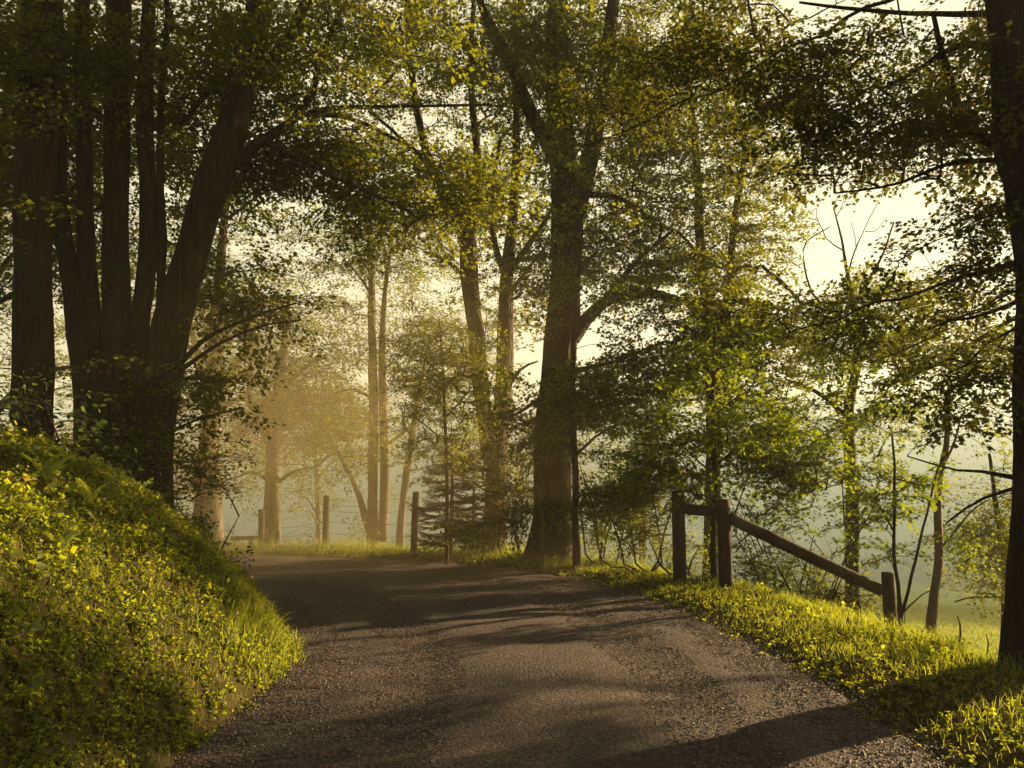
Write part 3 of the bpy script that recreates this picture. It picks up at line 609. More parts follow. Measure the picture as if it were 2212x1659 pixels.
# ------------------------------------------------------------------ understorey bushes
def bush(label, px, d, blobs, temp="shrub", lmat=None, stems=5, scale=(.7, 1.1), h=1.4, name="bush", group=None):
    b = ground_at(px, d); tr = []
    for k in range(stems):
        a = rng.uniform(0, 6.28); L = h * rng.uniform(.6, 1.1); q = np.array([math.cos(a), math.sin(a), 0]) * L * .35
        o = b + q * .15 + np.array([rng.normal(0, .22), rng.normal(0, .22), 0]); o[2] = gz1(o[0], o[1])
        tr.append(np.array([[*(b - [0, 0, .15]), .02], [*(b * .5 + o * .5 + [0, 0, .06]), .018], [*(o + [0, 0, .12]), .017], [*(o + q * .3 + [0, 0, L * .5]), .013], [*(o + q + [0, 0, L]), .006]]))
    return tree(name, label, "bush", tr, d, blobs, temp, lmat or L_GREEN, base=b, scale=scale, flare=0, group=group, lim=.015, sides=6)
G_ = "bushes and saplings along the top of the slope"
bush("dark leafy bush in the shade right beside the biggest trunk", 1320, 13.2, [(1330, 1040, 110, 150, 13.2, .7, 120), (1300, 900, 110, 90, 13.2, .7, 50), (1345, 1150, 90, 60, 13, .5, 110)], "beech", L_GREEN, h=2.2, group=G_)
bush("leafy bush just left of the first upright rail post", 1400, 12.4, [(1400, 1090, 80, 100, 12.4, .5, 60), (1400, 960, 80, 80, 12.6, .5, 36), (1400, 1180, 60, 50, 12.4, .3, 80)], "shrub", L_OLIVE, h=1.6, group=G_)
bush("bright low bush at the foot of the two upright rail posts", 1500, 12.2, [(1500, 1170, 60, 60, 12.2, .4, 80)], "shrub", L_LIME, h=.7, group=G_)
bush("green bush filling the space below the upper end of the sloping log", 1680, 11.8, [(1680, 1200, 110, 75, 11.6, .5, 90), (1640, 1060, 110, 80, 12, .6, 60)], "shrub", L_GREEN, h=1.4, group=G_)
bush("large bright bush behind the middle of the sloping log", 1760, 12.6, [(1760, 1040, 130, 110, 12.4, .8, 110), (1680, 940, 120, 80, 12.6, .7, 60)], "maple", L_GREEN, h=2.2, group=G_, scale=(.6, .9))
bush("twiggy brown-green bush below the lower end of the sloping log", 1800, 11.0, [(1790, 1250, 110, 60, 10.9, .5, 80), (1860, 1160, 60, 60, 11.2, .4, 24)], "shrub", L_OLIVE, h=1.3, group=G_)
bush("dark bush in the shade behind the fence, right of the forked trunk", 1120, 14.0, [(1120, 1110, 40, 90, 13.6, .4, 34), (1010, 1150, 50, 50, 13.6, .4, 20)], "shrub", L_OLIVE, h=1.5, group=G_)
bush("tall leafy thicket behind the forked trunk, left of the biggest trunk", 1100, 17.2, [(1110, 1000, 100, 150, 17.2, .7, 90), (1130, 760, 60, 130, 17.2, .7, 40), (1000, 1010, 90, 90, 17, .5, 36)], "beech", L_OLIVE, h=2.6, group=G_, scale=(.8, 1.3))
bush("bright green bush behind the lowest rail post", 1920, 13.6, [(1900, 1120, 110, 90, 13.5, .6, 50), (1950, 960, 120, 80, 13.8, .6, 30)], "maple", L_GREEN, h=1.8, group=G_, scale=(.55, .85))
bush("tall leafy bush farther back, behind the upper end of the sloping log", 1690, 15.5, [(1690, 880, 140, 90, 15.4, .7, 60), (1700, 1040, 120, 90, 15.4, .6, 40)], "maple", L_GREEN, h=3.0, group=G_, scale=(.7, 1.0))
bush("thin bush on the end of the bank leaning over the lane", 445, 11.2, [(440, 1030, 70, 80, 11, .4, 22), (400, 980, 60, 50, 11, .4, 12)], "shrub", L_OLIVE, h=1.1)
bush("blue-green bush under the far left trunk", 60, 7.8, [(50, 930, 110, 55, 7.8, .4, 50), (150, 985, 90, 40, 8, .4, 28)], "bramble", L_BRAMBLE, h=.5)
bush("small leafy shoot on the bank at the foot of the cluster of stems", 290, 8.9, [(280, 960, 60, 40, 8.8, .3, 14)], "shrub", L_GREEN, h=.5)

# ------------------------------------------------------------------ the little spruce
def spruce(label, px, d, top, w):
    b = ground_at(px, d); tp = P(px, top, d); H = tp[2] - b[2]; root = tag(empty("young_spruce", b), label, "spruce")
    tm = MB(); L = np.array([[b[0], b[1], b[2] - .2, .045], [b[0] + .03, b[1], b[2] + H * .5, .03], [b[0], b[1], b[2] + H, .006]]); L = resample(L, .15)
    tube(tm, L[:, :3], L[:, 3], 8); tm.build("trunk", BARK, root, loc=b)
    cm = MB(); pos = []; dr = []
    z = .25
    while z < H * .98:
        n = rng.integers(4, 7); a0 = rng.uniform(0, 6)
        for k in range(n):
            a = a0 + k * 6.283 / n + rng.normal(0, .15); ln = w * (1 - z / H) ** .8 * rng.uniform(.5, 1.15) + .08
            u = np.linspace(0, 1, 7); x = ln * u; dr_ = rng.normal(0, .10); zz = z + ln * (-.10 * np.sin(u * 3.1) + (.10 + dr_) * u)
            zz = zz + rng.uniform(-.07, .07); p = np.column_stack([b[0] + x * math.cos(a), b[1] + x * math.sin(a), b[2] + zz]); tube(cm, p, np.linspace(.008, .002, 7), 3, 0)
            for s in (-1, 1):
                for u_ in np.arange(.18, 1.0, .048 / max(ln, .2)):
                    q = np.array([np.interp(u_, u, p[:, i]) for i in range(3)]); l2 = (.5 * ln * (1.05 - u_) + .05) * rng.uniform(.6, 1.2); aa = a + s * .85
                    e = q + np.array([math.cos(aa), math.sin(aa), -.18]) * l2; tube(cm, np.array([q, (q + e) / 2 + [0, 0, .01], e]), [.003, .002, .001], 3, 0)
                    m = int(l2 / .007) + 3; t = rng.random(m)[:, None]; pos.append(q * (1 - t) + e * t)
                    ang = aa + rng.choice([-.8, .8], m) + rng.normal(0, .3, m); dr.append(np.column_stack([np.cos(ang), np.sin(ang), rng.normal(.1, .35, m)]))
        z += .12 + .03 * rng.random()
    pos = np.vstack(pos); dr = np.vstack(dr)
    S = np.array([[0, -.16, 0], [1, 0, 0], [0, .16, 0]]); nor = np.array([0, 0, 1.]) + rng.normal(0, .4, pos.shape); B = basis(dr, nor)
    V = np.einsum('nij,kj->nki', B, S) * rng.uniform(.028, .045, len(pos))[:, None, None] + pos[:, None]
    cm.add(V.reshape(-1, 3), np.arange(len(pos) * 3).reshape(-1, 3), 1); cm.build("crown", [TWIG, L_NEEDLE], root, smooth='bark', loc=b)
spruce("young spruce with flat layered boughs behind the third fence post", 972, 14.9, 905, 1.15)
spruce("smaller spruce half hidden between the layered spruce and the forked trunk", 1020, 15.3, 985, .8)

# ------------------------------------------------------------------ trees beside and behind the viewpoint, and out in the valley
def auto_tree(name, label, x, y, h, cr, n, temp, lmat, r0=.2, low=.3, group=None, bark=None, cat="tree", scale=(.8, 1.3), extra=None):
    z = gz1(x, y); b = np.array([x, y, z]); lean = rng.normal(0, .04, 2) * h; t = np.linspace(0, 1, 7)
    tr = [np.column_stack([x + lean[0] * t ** 1.5, y + lean[1] * t ** 1.5, z - .25 + h * .92 * t, r0 * (1 - .85 * t) + .01])]
    for k in range(9):
        f = rng.uniform(low, .85); a = rng.uniform(0, 6.283); L = cr * rng.uniform(.5, .9) * (1.1 - .5 * f); p = np.array([np.interp(f, t, tr[0][:, i]) for i in range(3)])
        d = np.array([math.cos(a), math.sin(a), 0]); r = r0 * (1 - f) * .5 + .01
        tr.append(np.array([[*p, r], [*(p + d * L * .5 + [0, 0, L * .3]), r * .65], [*(p + d * L + [0, 0, L * .35]), .012]]))
    m = n * 4; v = rng.normal(0, 1, (m, 3)); v = nrm(v) * rng.random((m, 1)) ** .45; c = np.array([x + lean[0] * .5, y + lean[1] * .5, z + h * (low + 1) / 2])
    tg = c + v * [cr, cr, h * (1 - low) / 2]
    cl = np.sin(tg[:, 0] * 1.9 + x) + np.sin(tg[:, 1] * 2.1 + y) + np.sin(tg[:, 2] * 2.6); tg = tg[cl > -.6]
    X, Y, zc = proj(tg); vis = (tg[:, 1] > 1) & (X > 0) & (X < 2212) & (Y > 0)
    pr = np.where(vis & (tg[:, 1] < 60), mask(X, Y), 1); tg = tg[rng.random(len(tg)) < pr][:n]
    return tree(name, label, cat, tr, y, [], temp, lmat, base=b, targets=tg, extra=extra, group=group, bark=bark, scale=scale, flare=.4, step=.3, lim=.06, sides=12)
GV = "hazy trees out in the valley"
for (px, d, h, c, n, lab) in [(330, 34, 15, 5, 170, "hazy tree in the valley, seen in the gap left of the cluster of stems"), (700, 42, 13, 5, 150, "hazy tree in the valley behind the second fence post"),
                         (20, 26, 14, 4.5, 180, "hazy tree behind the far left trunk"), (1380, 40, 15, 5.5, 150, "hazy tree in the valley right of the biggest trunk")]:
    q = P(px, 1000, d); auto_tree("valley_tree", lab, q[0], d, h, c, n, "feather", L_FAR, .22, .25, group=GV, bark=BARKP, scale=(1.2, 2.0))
GS = "trees on the slope beside the lane"
for (x, y, h, c, n, lab) in [(10.5, 8.5, 12, 3.4, 360, "slope tree nearest the right edge, beyond the dark trunk"), (14.5, 12.5, 14, 4, 380, "slope tree beyond the birch"), (9.5, 3.0, 11, 3.2, 300, "tree beside the viewpoint on the valley side"),
                             (17, 6, 14, 4, 320, "tree low on the slope beside the viewpoint")]:
    auto_tree("slope_tree", lab, x, y, h, c, n, "maple_small", L_OLIVE, .2, .12, group=GS, extra=np.vstack([shade(50, -1.6, 2.0, 2.6, 4.7, 10, 13.5), shade_px(45, lambda a, b: b > 985 + a * .70 + 290 and a < 420, 11, 14)]) if x == 10.5 else None)
auto_tree("bank_tree", "tree on top of the bank beyond the left edge", -8.5, 5.5, 12, 3.5, 120, "maple_small", L_OLIVE, .2, .3)
auto_tree("bank_tree", "tree on top of the bank behind the far left trunk", -9.5, 13.5, 13, 3.5, 170, "beech", L_LIME, .2, .15)
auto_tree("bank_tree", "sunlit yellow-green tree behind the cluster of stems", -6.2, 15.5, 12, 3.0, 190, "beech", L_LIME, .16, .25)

for (x, y, h, c, n, lab) in [(-6.5, -1.5, 13, 4.5, 300, "tree on the bank behind the viewpoint"), (4.5, -4.5, 14, 5, 330, "tree on the verge behind the viewpoint"), (-3.5, -9, 15, 5, 300, "tree on the bank far behind the viewpoint"),
                             (9, -2, 13, 4.5, 260, "tree on the slope behind the viewpoint"), (3.5, -13, 15, 5.5, 300, "tree closing the lane far behind the viewpoint")]:
    auto_tree("roadside_tree", lab, x, y, h, c, n, "beech", L_OLIVE, .22, .35, group="trees behind the viewpoint", scale=(1.3, 2.0))
# ------------------------------------------------------------------ log guard rail
def post(mb, b, top, r, lean=(0, 0)):
    L = np.array([[b[0], b[1], b[2] - .4, r * 1.03], [b[0] + lean[0] * .4, b[1] + lean[1] * .4, (b[2] + top) / 2, r], [b[0] + lean[0], b[1] + lean[1], top - .012, r * .97], [b[0] + lean[0], b[1] + lean[1], top, r * .86]])
    m = resample(L[:3], .08); m = np.vstack([m, L[3]]); tube(mb, m[:, :3], m[:, 3], 20, bark=.012, cap=True)
def wpx(px, d): return px / 2 / F * d
g0 = ground_at(1466, 11.3); gr = tag(empty("log_guard_rail", g0), "round brown log rail on three posts, its right log sloping down to a low post", "guard rail")
PR = [(1464, 1060, 28, 11.3), (1562, 1078, 29, 10.6), (1917, 1236, 26, 10.3)]; tops = []
for (px, py, wd, d) in PR:
    b = ground_at(px, d); t = P(px, py, d); mb = MB(); post(mb, [t[0], d, b[2]], t[2], wpx(wd, d)); mb.build("post", WOOD, gr, loc=g0); tops.append((t, wpx(wd, d)))
def log(a, b, r):
    L = np.array([[*a, r * 1.02], [*((a + b) / 2 + [0, 0, -.008]), r], [*b, r * .96]]); m = resample(L, .08); mb = MB(); tube(mb, m[:, :3], m[:, 3], 20, bark=.015, cap=True); mb.build("rail", WOOD, gr, loc=g0)
def inset(p, q, r):
    v = nrm(q - p); return p + v * r * .93, q - v * r * .93
a, b = inset(P(1464, 1098, 11.3), P(1562, 1104, 10.6), .092); log(a, b, .078)
a, b = inset(P(1562, 1112, 10.6), P(1917, 1282, 10.3), .086); log(a, b, .080)
# ------------------------------------------------------------------ wire fence along the far edge
FP = [(567, 1100, 13, 16.9), (706, 1070, 14, 16.6), (895, 1062, 14, 15.2), (1172, 1054, 9, 13.6)]
f0 = ground_at(706, 16.6); wf = tag(empty("wire_fence", f0), "old wire fence along the far side of the bend, its posts standing in bright grass", "fence"); T_ = []
for i, (px, py, wd, d) in enumerate(FP):
    b = ground_at(px, d); t = P(px, py, d); mb = MB(); post(mb, [t[0], d, b[2]], t[2], wpx(wd, d), lean=(rng.normal(0, .02), 0)); mb.build("post", BARKP if i == 3 else WOODG, wf, loc=f0); T_.append((np.array([t[0], d, b[2]]), t[2] - b[2]))
WM, n_, o_ = mat("wire_metal"); d_ = N(n_, "ShaderNodeBsdfPrincipled", Roughness=.5, Metallic=.8); d_.inputs[0].default_value = (.22, .19, .16, 1); n_.links.new(d_.outputs[0], o_.inputs[0])
for k in range(4):
    f = .28 + .21 * k; mb = MB(); pts = []
    for i in range(len(T_) - 1):
        a, ha = T_[i]; b, hb = T_[i + 1]
        for u in np.linspace(0, 1, 8, endpoint=(i == len(T_) - 2)):
            p = a * (1 - u) + b * u; p = p + [0, -.08, f * (ha * (1 - u) + hb * u) - .05 * 4 * u * (1 - u)]; pts.append(p)
    tube(mb, pts, np.full(len(pts), .0045), 5); mb.build("wire", WM, wf, loc=f0)
# small gate posts and bar
q0 = ground_at(545, 18.3); wg = tag(empty("wooden_barrier", q0), "low wooden barrier with two short posts beside the hazy round tree", "barrier")
for (px, py, d) in ((543, 1160, 18.3), (600, 1148, 18.0)):
    b = ground_at(px, d); t = P(px, py, d); mb = MB(); post(mb, [t[0], d, b[2]], t[2], wpx(11, d)); mb.build("post", WOODG, wg, loc=q0)
for yy in (1163, 1192):
    mb = MB(); A = P(500, yy, 18.5); B = P(600, yy - 2, 18.12); tube(mb, np.array([A, (A + B) / 2, B]), [.05, .048, .045], 10, cap=True); mb.build("rail", WOODG, wg, loc=q0)

# ------------------------------------------------------------------ ferns on the bank, plants on the verge
def fern(label, b, h, n=7, lean=(0, 0), group="ferns"):
    root = tag(empty("fern", b), label, "fern", group)
    for k in range(n):
        mb = MB(); a = 6.283 * k / n + rng.normal(0, .25); L = h * rng.uniform(.75, 1.1); u = np.linspace(0, 1, 16)
        x = L * .55 * u ** 1.6; z = L * (u - .28 * u ** 3); p = np.column_stack([b[0] + x * math.cos(a) + lean[0] * u, b[1] + x * math.sin(a) + lean[1] * u, b[2] - .02 + z]); tube(mb, p, np.linspace(.003, .001, 16), 4, 0)
        T = nrm(np.gradient(p, axis=0)); sd = nrm(np.cross(T, [0, 0, 1.])); pos = []; dr = []; sz = []
        for i in range(2, 30):
            uu = i / 30; j = uu * 15; i0 = int(j); q = p[i0] * (1 - j + i0) + p[min(i0 + 1, 15)] * (j - i0); wl = L * .24 * math.sin(min(1, uu * 1.7 + .12) * 1.5708) * (1 - uu) ** .8 + .008
            for s in (-1, 1): pos.append(q); dr.append(sd[i0] * s + T[i0] * .35); sz.append(wl)
        pos = np.array(pos); dr = np.array(dr); nor = np.cross(dr, T[7]) * np.sign(np.cross(dr, T[7])[:, 2:3] + 1e-6)
        B = basis(dr, nor); S = np.array([[0, -.06, 0], [.5, -.055, -.03], [1, 0, -.1], [.5, .055, -.03], [0, .06, 0]]); V = np.einsum('nij,kj->nki', B, S) * np.array(sz)[:, None, None] + pos[:, None]
        mb.add(V.reshape(-1, 3), np.arange(len(pos) * 5).reshape(-1, 5), 1); mb.build("frond", [TWIG, L_FERN], root, smooth=False, loc=b)
def on_bank(px, py):
    """point of the land seen at this spot"""
    d = np.linspace(3, 14, 1200); pts = np.array([P(px, py, q) for q in d]); z = gz(pts[:, 0], pts[:, 1]); k = np.argmax(pts[:, 2] < z); p = pts[k]; p[2] = z[k]; return p
fern("tallest fern standing up from the crest of the sunlit bank", on_bank(100, 1055), .42)
fern("small fern on the bank crest, right of the tallest fern", on_bank(190, 1095), .30, 5)
fern("curled fern on the bank right of two taller ferns", on_bank(258, 1125), .20, 5)
fern("large bright fern in the middle of the sunlit bank", on_bank(130, 1200), .26, 6)
b_ = ground_at(1195, 12.9); fern("flat fern at the foot of the biggest trunk beside the lane", b_, .34, 5)

def scatter(n, x0, x1, y0, y1, f):
    x = rng.uniform(x0, x1, n); y = rng.uniform(y0, y1, n); s, side = road_s(x, y); k = rng.random(n) < f(x, y, s, side)
    return x[k], y[k], s[k]
def grass(name, label, x, y, h, wd, m, lean=.55):
    n = len(x); z = gz(x, y) - .01; a = rng.uniform(0, 6.283, n); b = np.stack([np.cos(a), np.sin(a), 0 * a], -1); la = rng.uniform(0, 6.283, n)
    ln = np.stack([np.cos(la), np.sin(la), 0 * la], -1) * (h * rng.uniform(.05, lean * 2, n))[:, None]; p = np.stack([x, y, z], -1); up = np.array([0, 0, 1.]) * h[:, None]; W = b * (wd * .5)[:, None]
    V = np.stack([p - W, p + W, p + up * .5 + ln * .3 + W * .8, p + up * .5 + ln * .3 - W * .8, p + up * .82 + ln * .72 + W * .5, p + up * .82 + ln * .72 - W * .5, p + up * .95 + ln * 1.25], 1).reshape(-1, 3)
    i = np.arange(n)[:, None] * 7; mb = MB(); mb.add(V, [np.vstack([i + [0, 1, 2, 3], i + [3, 2, 4, 5]]), i + [5, 4, 6]])
    tag(mb.build(name, m, smooth=False), label, "grass", kind="stuff")
# right verge and far verge
def fv(x, y, s, side):
    c = np.clip(.5 + .7 * wob(x * .9, y * .9, 1.2), .08, 1) * np.clip((s + .15) / .6, .25, 1); return (side > 0) * ((s > .05 + .14 * wob(x * 1.6, y * 1.6, 2)) | ((s > -.45) & (wob(x * 3, y * 3, 2) > .55))) * (s < 4.5) * np.clip(c, .12, 1) * np.where(s < 2.2, 1, .5)
x, y, s = scatter(430000, -12, 8.5, 2.2, 19, fv); h = (.035 + .04 * np.clip(s, 0, 1.3)) * rng.uniform(.4, 1.6, len(x)) * (1 + .5 * wob(x, y, 2)) + .015; h = h * np.where(y > 13, 1.9, 1)
grass("verge_grass", "sunlit grass along the right and far edge of the lane", x, y, h, rng.uniform(.003, .006, len(x)), L_GRASS)
x = rng.uniform(6, 34, 130000); y = rng.uniform(17, 56, 130000); k = (x > y * .42) & (gz(x, y) < -4); x, y = x[k], y[k]
grass("meadow_grass", "bright meadow grass below the slope at the lower right", x, y, rng.uniform(.12, .34, len(x)), rng.uniform(.025, .045, len(x)), L_FERN)
# left: tuft line at the road edge and the bank
def fl(x, y, s, side):
    c = .5 + .5 * wob(x * 1.7, y * 1.7, 1.5); return (side < 0) * (s > .02) * (s < 5) * np.clip(c, .08, 1) * np.where(s < .8, .8, .5)
x, y, s = scatter(230000, -8, -1, 2.0, 13.5, fl); tuft = np.exp(-((y - 6.7) / 1.0) ** 2) * (s < .7)
h = (.03 + .04 * rng.random(len(x)) + .10 * tuft * rng.random(len(x))) * (1 + .4 * wob(x, y, 2.3)) + .03
grass("bank_grass", "short grass growing over the left bank", x, y, h, rng.uniform(.0025, .005, len(x)), L_GRASS)
x, y, s = scatter(9000, -8, -1.5, 1.8, 13, lambda x, y, s, side: (side < 0) * (s > .1) * (s < 4.5) * np.clip(.2 + .8 * wob(x, y, 2.6), 0, 1))
grass("dry_stalks", "dry brown stalks and seed heads standing among the bank weeds", x, y, rng.uniform(.08, .30, len(x)), rng.uniform(.002, .004, len(x)), L_LITTER, lean=.5)
x = rng.normal(-2.08, .17, 1500); y = rng.normal(6.6, .55, 1500); s, side = road_s(x, y); k = s > -.1; x, y = x[k], y[k]
grass("grass_tuft", "bright tuft of longer grass where the bank meets the lane", x, y, rng.uniform(.04, .19, len(x)), rng.uniform(.004, .008, len(x)), L_GRASS, lean=.7)

# low leafy weeds: one mass over the bank, one over the verge
def weed_template(nl, h, size, shape):
    mb = MB(); pos = []; dr = []
    for k in range(3):
        a = rng.uniform(0, 6.28); q = np.array([math.cos(a), math.sin(a), 0]) * h * .5; p = np.array([[0, 0, 0], q * .4 + [0, 0, h * .55], q + [0, 0, h * rng.uniform(.7, 1.1)]]); tube(mb, p, [.002, .0015, .001], 3)
        for _ in range(nl // 3):
            u = rng.uniform(.2, 1) * 2; i = min(int(u), 1); pos.append(p[i] * (1 - u + i) + p[i + 1] * (u - i)); b = rng.uniform(0, 6.28); dr.append([math.cos(b), math.sin(b), rng.normal(.1, .35)])
    nl = len(pos); v, f = leaves(np.array(pos), np.array(dr), np.array([0, 0, 1]) + rng.normal(0, .8, (nl, 3)), size * rng.uniform(.5, 1.3, nl), shape)
    return np.vstack(mb.v), np.vstack([q for q, m in mb.f]), v, f
W1 = [weed_template(21, .070, .023, "oval") for _ in range(6)]; W2 = [weed_template(18, .15, .042, "kite") for _ in range(5)]
def weeds(name, label, x, y, temps, m, sc=(.6, 1.3)):
    p = np.stack([x, y, gz(x, y) - .01], -1); n = len(p); a = rng.uniform(0, 6.28, n); mb = MB()
    place(mb, temps, p, np.stack([np.cos(a), np.sin(a), 0 * a], -1), rng.uniform(*sc, n), .35); tag(mb.build(name, [TWIG, m], smooth=False), label, "weeds", kind="stuff")
x, y, s = scatter(34000, -8, -1.5, 1.8, 13.5, lambda x, y, s, side: (side < 0) * (s > .03 + .06 * wob(x * 2, y * 2, 2)) * (s < 5) * np.clip(.6 + .6 * wob(x, y, 2.3), .12, 1))
weeds("bank_weeds", "low leafy weeds covering the left bank", x, y, W1, L_WEED)
x, y, s = scatter(3000, -8, -1.5, 2, 13.5, lambda x, y, s, side: (side < 0) * (s > .3) * (s < 5) * np.clip(.5 - .6 * wob(x + 3, y, 1.3), .1, 1))
weeds("bank_undergrowth", "taller pointed weeds among the low ones on the left bank", x, y, W2, L_WEED, (.6, 1.5))
x, y, s = scatter(7000, -9, 9, 3, 18, lambda x, y, s, side: (side > 0) * (s > .35) * (s < 4.5) * np.clip(.35 + .5 * wob(x, y, 1.2), .05, 1))
weeds("verge_weeds", "leafy weeds in the grass of the right verge", x, y, W1 + W2, L_WEED, (.5, 1.1))
W0 = [weed_template(15, .04, .020, "oval") for _ in range(5)]
x, y, s = scatter(42000, -9, 8, 2.5, 17.5, lambda x, y, s, side: (side > 0) * (s > -.1 + .1 * wob(x * 2, y * 2, 2)) * (s < 3) * np.clip(.7 + .5 * wob(x, y, 2.1), .2, 1))
weeds("verge_clover", "low clover and small leaves carpeting the verge", x, y, W0, L_WEED, (.7, 1.5))
x, y, s = scatter(26000, -7, -1.5, 1.8, 9.5, lambda x, y, s, side: (side < 0) * (s > -.05 + .1 * wob(x * 2, y * 2, 2)) * (s < 3.5) * np.clip(.7 + .5 * wob(x, y, 2.1), .2, 1))
weeds("bank_clover", "small low leaves carpeting the soil of the bank", x, y, W0, L_WEED, (.8, 1.7))
# brambles on the shaded shoulder and down the slope
def sprays(name, label, n, x0, x1, y0, y1, f, temp, m, lift, sc, cat="undergrowth"):
    x, y, s = scatter(n, x0, x1, y0, y1, f); p = np.stack([x, y, gz(x, y) + lift * rng.random(len(x))], -1); a = rng.uniform(0, 6.28, len(x)); mb = MB()
    place(mb, TEMP[temp], p, np.stack([np.cos(a), np.sin(a), rng.uniform(0, .8, len(x))], -1), rng.uniform(*sc, len(x)), .35); tag(mb.build(name, [TWIG, m], smooth='bark'), label, cat, kind="stuff")
sprays("bank_brambles", "dark brambles over the shaded shoulder of the left bank", 3200, -9, -2.6, 7.2, 13.5, lambda x, y, s, side: (side < 0) * (s > .5) * ss(7.2, 9, y) * .6, "bramble", L_BRAMBLE, .12, (.35, .75))
sprays("slope_scrub", "scrub covering the slope below the lane", 11000, -9, 14, 3, 26, lambda x, y, s, side: (side > 0) * (s > 2.0) * (s < 9) * ((x < 4.2) | (s < 3.4)) * (y > 8.5) * ((x < 2) | (x > 6.2) | (y > 11.2)) * .5, "shrub", L_GREEN, .75, (.6, 1.2))
x = np.concatenate([rng.uniform(-60, 70, 1500), rng.uniform(-90, 110, 1500)]); y = np.concatenate([82 + 3 * np.sin(x[:1500] * .1) + rng.normal(0, 1.2, 1500), 112 + 5 * np.sin(x[1500:] * .06) + rng.normal(0, 1.6, 1500)])
hh = 2.5 + 3.5 * np.clip(np.sin(x * .31) + np.sin(x * .13 + 1), 0, 2) * .5; p = np.stack([x, y, gz(x, y) + hh * rng.random(3000)], -1); a = rng.uniform(0, 6.28, 3000); mb = MB()
place(mb, TEMP["shrub"], p, np.stack([np.cos(a), np.sin(a), 0 * a], -1), rng.uniform(3, 6, 3000), .5); tag(mb.build("hedgerows", [TWIG, L_GREEN], smooth=False), "faint hedgerows crossing the misty valley floor", "hedges", kind="stuff")
# ------------------------------------------------------------------ fallen branch, stones and dry leaves
fb = P(2075, 1430, 8.6); fb[2] = gz1(fb[0], fb[1]) + .05; mb = MB()
for q in ([(2010, 1360, 5), (2060, 1400, 9), (2110, 1440, 12), (2160, 1480, 14)], [(2070, 1408, 6), (2075, 1360, 4), (2068, 1330, 2)], [(2100, 1432, 6), (2050, 1425, 4), (1990, 1390, 3)], [(2120, 1448, 5), (2135, 1400, 3), (2130, 1370, 2)]):
    L = resample(line(q, 8.6), .08); tube(mb, L[:, :3], L[:, 3], 6, cap=True)
o = mb.build("fallen_branch", TWIG, smooth=True); tag(o, "bare fallen branch lying on the slope at the foot of the dark right trunk", "branch")
n = 170000; y = 3.2 + 9 * rng.random(n) ** 1.7; x = rng.uniform(-6, 3.2, n); s, side = road_s(x, y)
edge = np.exp(-((s + .25) / .3) ** 2); k = (s < .30) & (rng.random(n) < .7 + .3 * edge); x, y = x[k], y[k]; n = len(x)
O = np.array([[1, 0, 0], [0, 1, 0], [-1, 0, 0], [0, -1, 0], [0, 0, .6], [0, 0, -.6]]); OFc = np.array([[0, 1, 4], [1, 2, 4], [2, 3, 4], [3, 0, 4], [1, 0, 5], [2, 1, 5], [3, 2, 5], [0, 3, 5]])
sz = .003 + .007 * rng.random(n) ** 3 + .0004 * y; a = rng.uniform(0, 6.28, n); V = O[None] * rng.uniform(.6, 1.3, (n, 6, 1)) * sz[:, None, None]; ca, sa = np.cos(a)[:, None], np.sin(a)[:, None]
V = np.stack([V[..., 0] * ca - V[..., 1] * sa + x[:, None], V[..., 0] * sa + V[..., 1] * ca + y[:, None], V[..., 2] + (road_z(x, y) + .002)[:, None]], -1)
mb = MB(); mb.add(V.reshape(-1, 3), (OFc[None] + (np.arange(n) * 6)[:, None, None]).reshape(-1, 3)); tag(mb.build("gravel_stones", stone_mat(), smooth=False), "loose stones scattered on the gravel lane", "gravel", kind="stuff")
n = 2600; y = 3 + 11 * rng.random(n) ** 1.3; x = rng.uniform(-6, 5, n); s, side = road_s(x, y); k = (s < .6) & (rng.random(n) < .15 + .85 * np.exp(-(s / .5) ** 2)); x, y, s = x[k], y[k], s[k]; n = len(x)
a = rng.uniform(0, 6.28, n); z = np.where(s < 0, road_z(x, y), gz(x, y)) + .012
v, f = leaves(np.stack([x, y, z], -1), np.stack([np.cos(a), np.sin(a), rng.normal(0, .15, n)], -1), np.array([0, 0, 1]) + rng.normal(0, .3, (n, 3)), rng.uniform(.015, .04, n), "oval")
mb = MB(); mb.add(v, f); tag(mb.build("dry_leaves", L_LITTER, smooth=False), "dry fallen leaves scattered on the lane and its edges", "leaves", kind="stuff")

# ------------------------------------------------------------------ haze: pale air of even density round everything
HAZE = 0.0014
m, n, o = mat("haze_air"); v = N(n, "ShaderNodeVolumePrincipled"); v.inputs["Density"].default_value = HAZE; v.inputs["Color"].default_value = (.93, .93, .95, 1); v.inputs["Anisotropy"].default_value = .2
n.links.new(v.outputs[0], o.inputs["Volume"])
def closed_box(x0, x1, y0, y1, z0, z1, mt, name):
    V = [(x, y, z) for z in (z0, z1) for y in (y0, y1) for x in (x0, x1)]
    mb = MB(); mb.add(V, np.array([[0, 2, 3, 1], [4, 5, 7, 6], [0, 1, 5, 4], [2, 6, 7, 3], [0, 4, 6, 2], [1, 3, 7, 5]])); return mb.build(name, mt, smooth=False)
m2, n2, o2 = mat("mist_air"); v2 = N(n2, "ShaderNodeVolumePrincipled"); v2.inputs["Density"].default_value = .024; v2.inputs["Color"].default_value = (.72, .90, 1.0, 1); v2.inputs["Anisotropy"].default_value = .1
n2.links.new(v2.outputs[0], o2.inputs["Volume"])
m3, n3, o3 = mat("dusty_air"); v3 = N(n3, "ShaderNodeVolumePrincipled"); v3.inputs["Density"].default_value = .042; v3.inputs["Color"].default_value = (1.0, .84, .52, 1); v3.inputs["Anisotropy"].default_value = .25
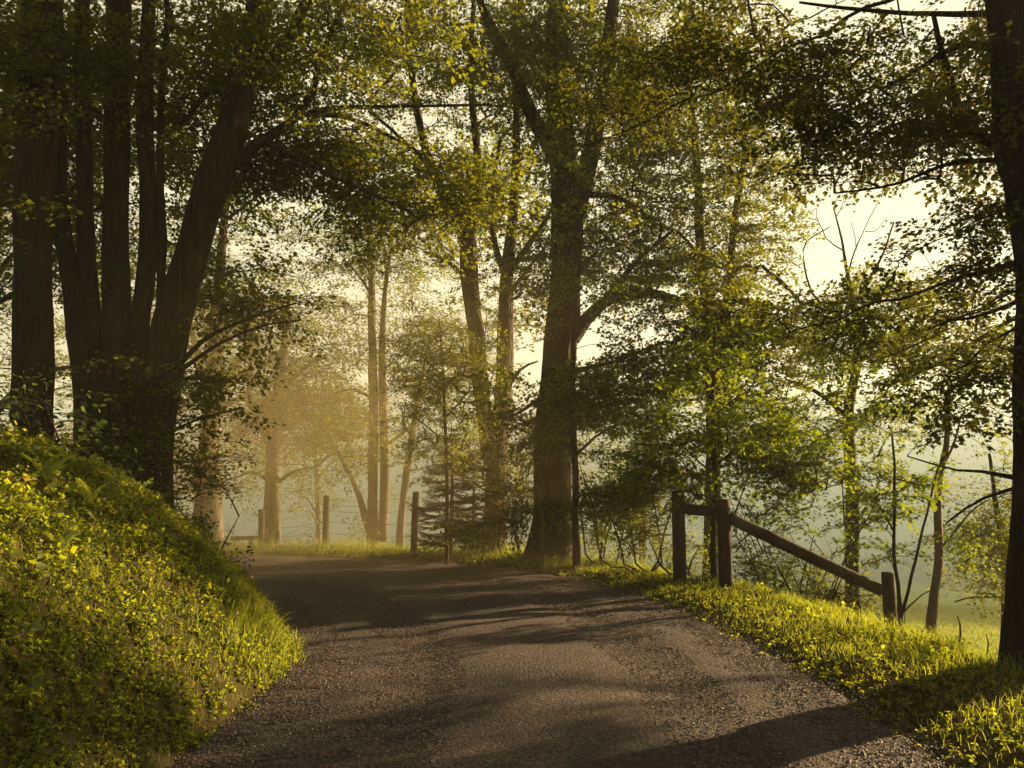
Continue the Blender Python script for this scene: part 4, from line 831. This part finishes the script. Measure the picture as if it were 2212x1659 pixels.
n3.links.new(v3.outputs[0], o3.inputs["Volume"])
def ellipsoid(c, r, mt, name):
    bm = MB(); th = np.linspace(0, np.pi, 18); ph = np.linspace(0, 2 * np.pi, 36, endpoint=False)
    V = np.array([c]) + np.stack([r[0] * np.sin(th)[:, None] * np.cos(ph), r[1] * np.sin(th)[:, None] * np.sin(ph), r[2] * np.cos(th)[:, None] * np.ones(36)], -1).reshape(-1, 3)
    ii = np.arange(17)[:, None] * 36; jj = np.arange(36)[None]; kk = (jj + 1) % 36
    bm.add(V, np.stack([ii + jj, ii + 36 + jj, ii + 36 + kk, ii + kk], -1).reshape(-1, 4)); return bm.build(name, mt, smooth=False)
tc3 = N(n3, "ShaderNodeTexCoord"); ln3 = N(n3, "ShaderNodeVectorMath", operation='LENGTH'); n3.links.new(tc3.outputs["Object"], ln3.inputs[0])
f3 = N(n3, "ShaderNodeMapRange"); f3.interpolation_type = 'SMOOTHERSTEP'; f3.inputs[1].default_value = 1.0; f3.inputs[2].default_value = .05; f3.inputs[3].default_value = 0; f3.inputs[4].default_value = .075
n3.links.new(ln3.outputs["Value"], f3.inputs[0]); n3.links.new(f3.outputs[0], v3.inputs["Density"])
du = ellipsoid((0, 0, 0), (1, 1, 1), m3, "dust"); du.location = (-3.2, 13.4, 1.9); du.scale = (8.0, 6.5, 5.2)
tag(du, "golden sunlit dust hanging over the bend of the lane", "dust", kind="stuff")
tag(ellipsoid((10, 185, -12), (380, 135, 35), m2, "valley_mist"), "pale mist lying in the valley beyond the trees", "mist", kind="stuff")
x0, x1, y0, y1, z0, z1 = -640, 640, -640, 640, -27, 24
V = [(x, y, z) for z in (z0, z1) for y in (y0, y1) for x in (x0, x1)]
mb = MB(); mb.add(V, np.array([[0, 2, 3, 1], [4, 5, 7, 6], [0, 1, 5, 4], [2, 6, 7, 3], [0, 4, 6, 2], [1, 3, 7, 5]])); h = mb.build("haze", m, smooth=False); tag(h, "thin pale morning haze filling the whole valley", "haze", kind="stuff")
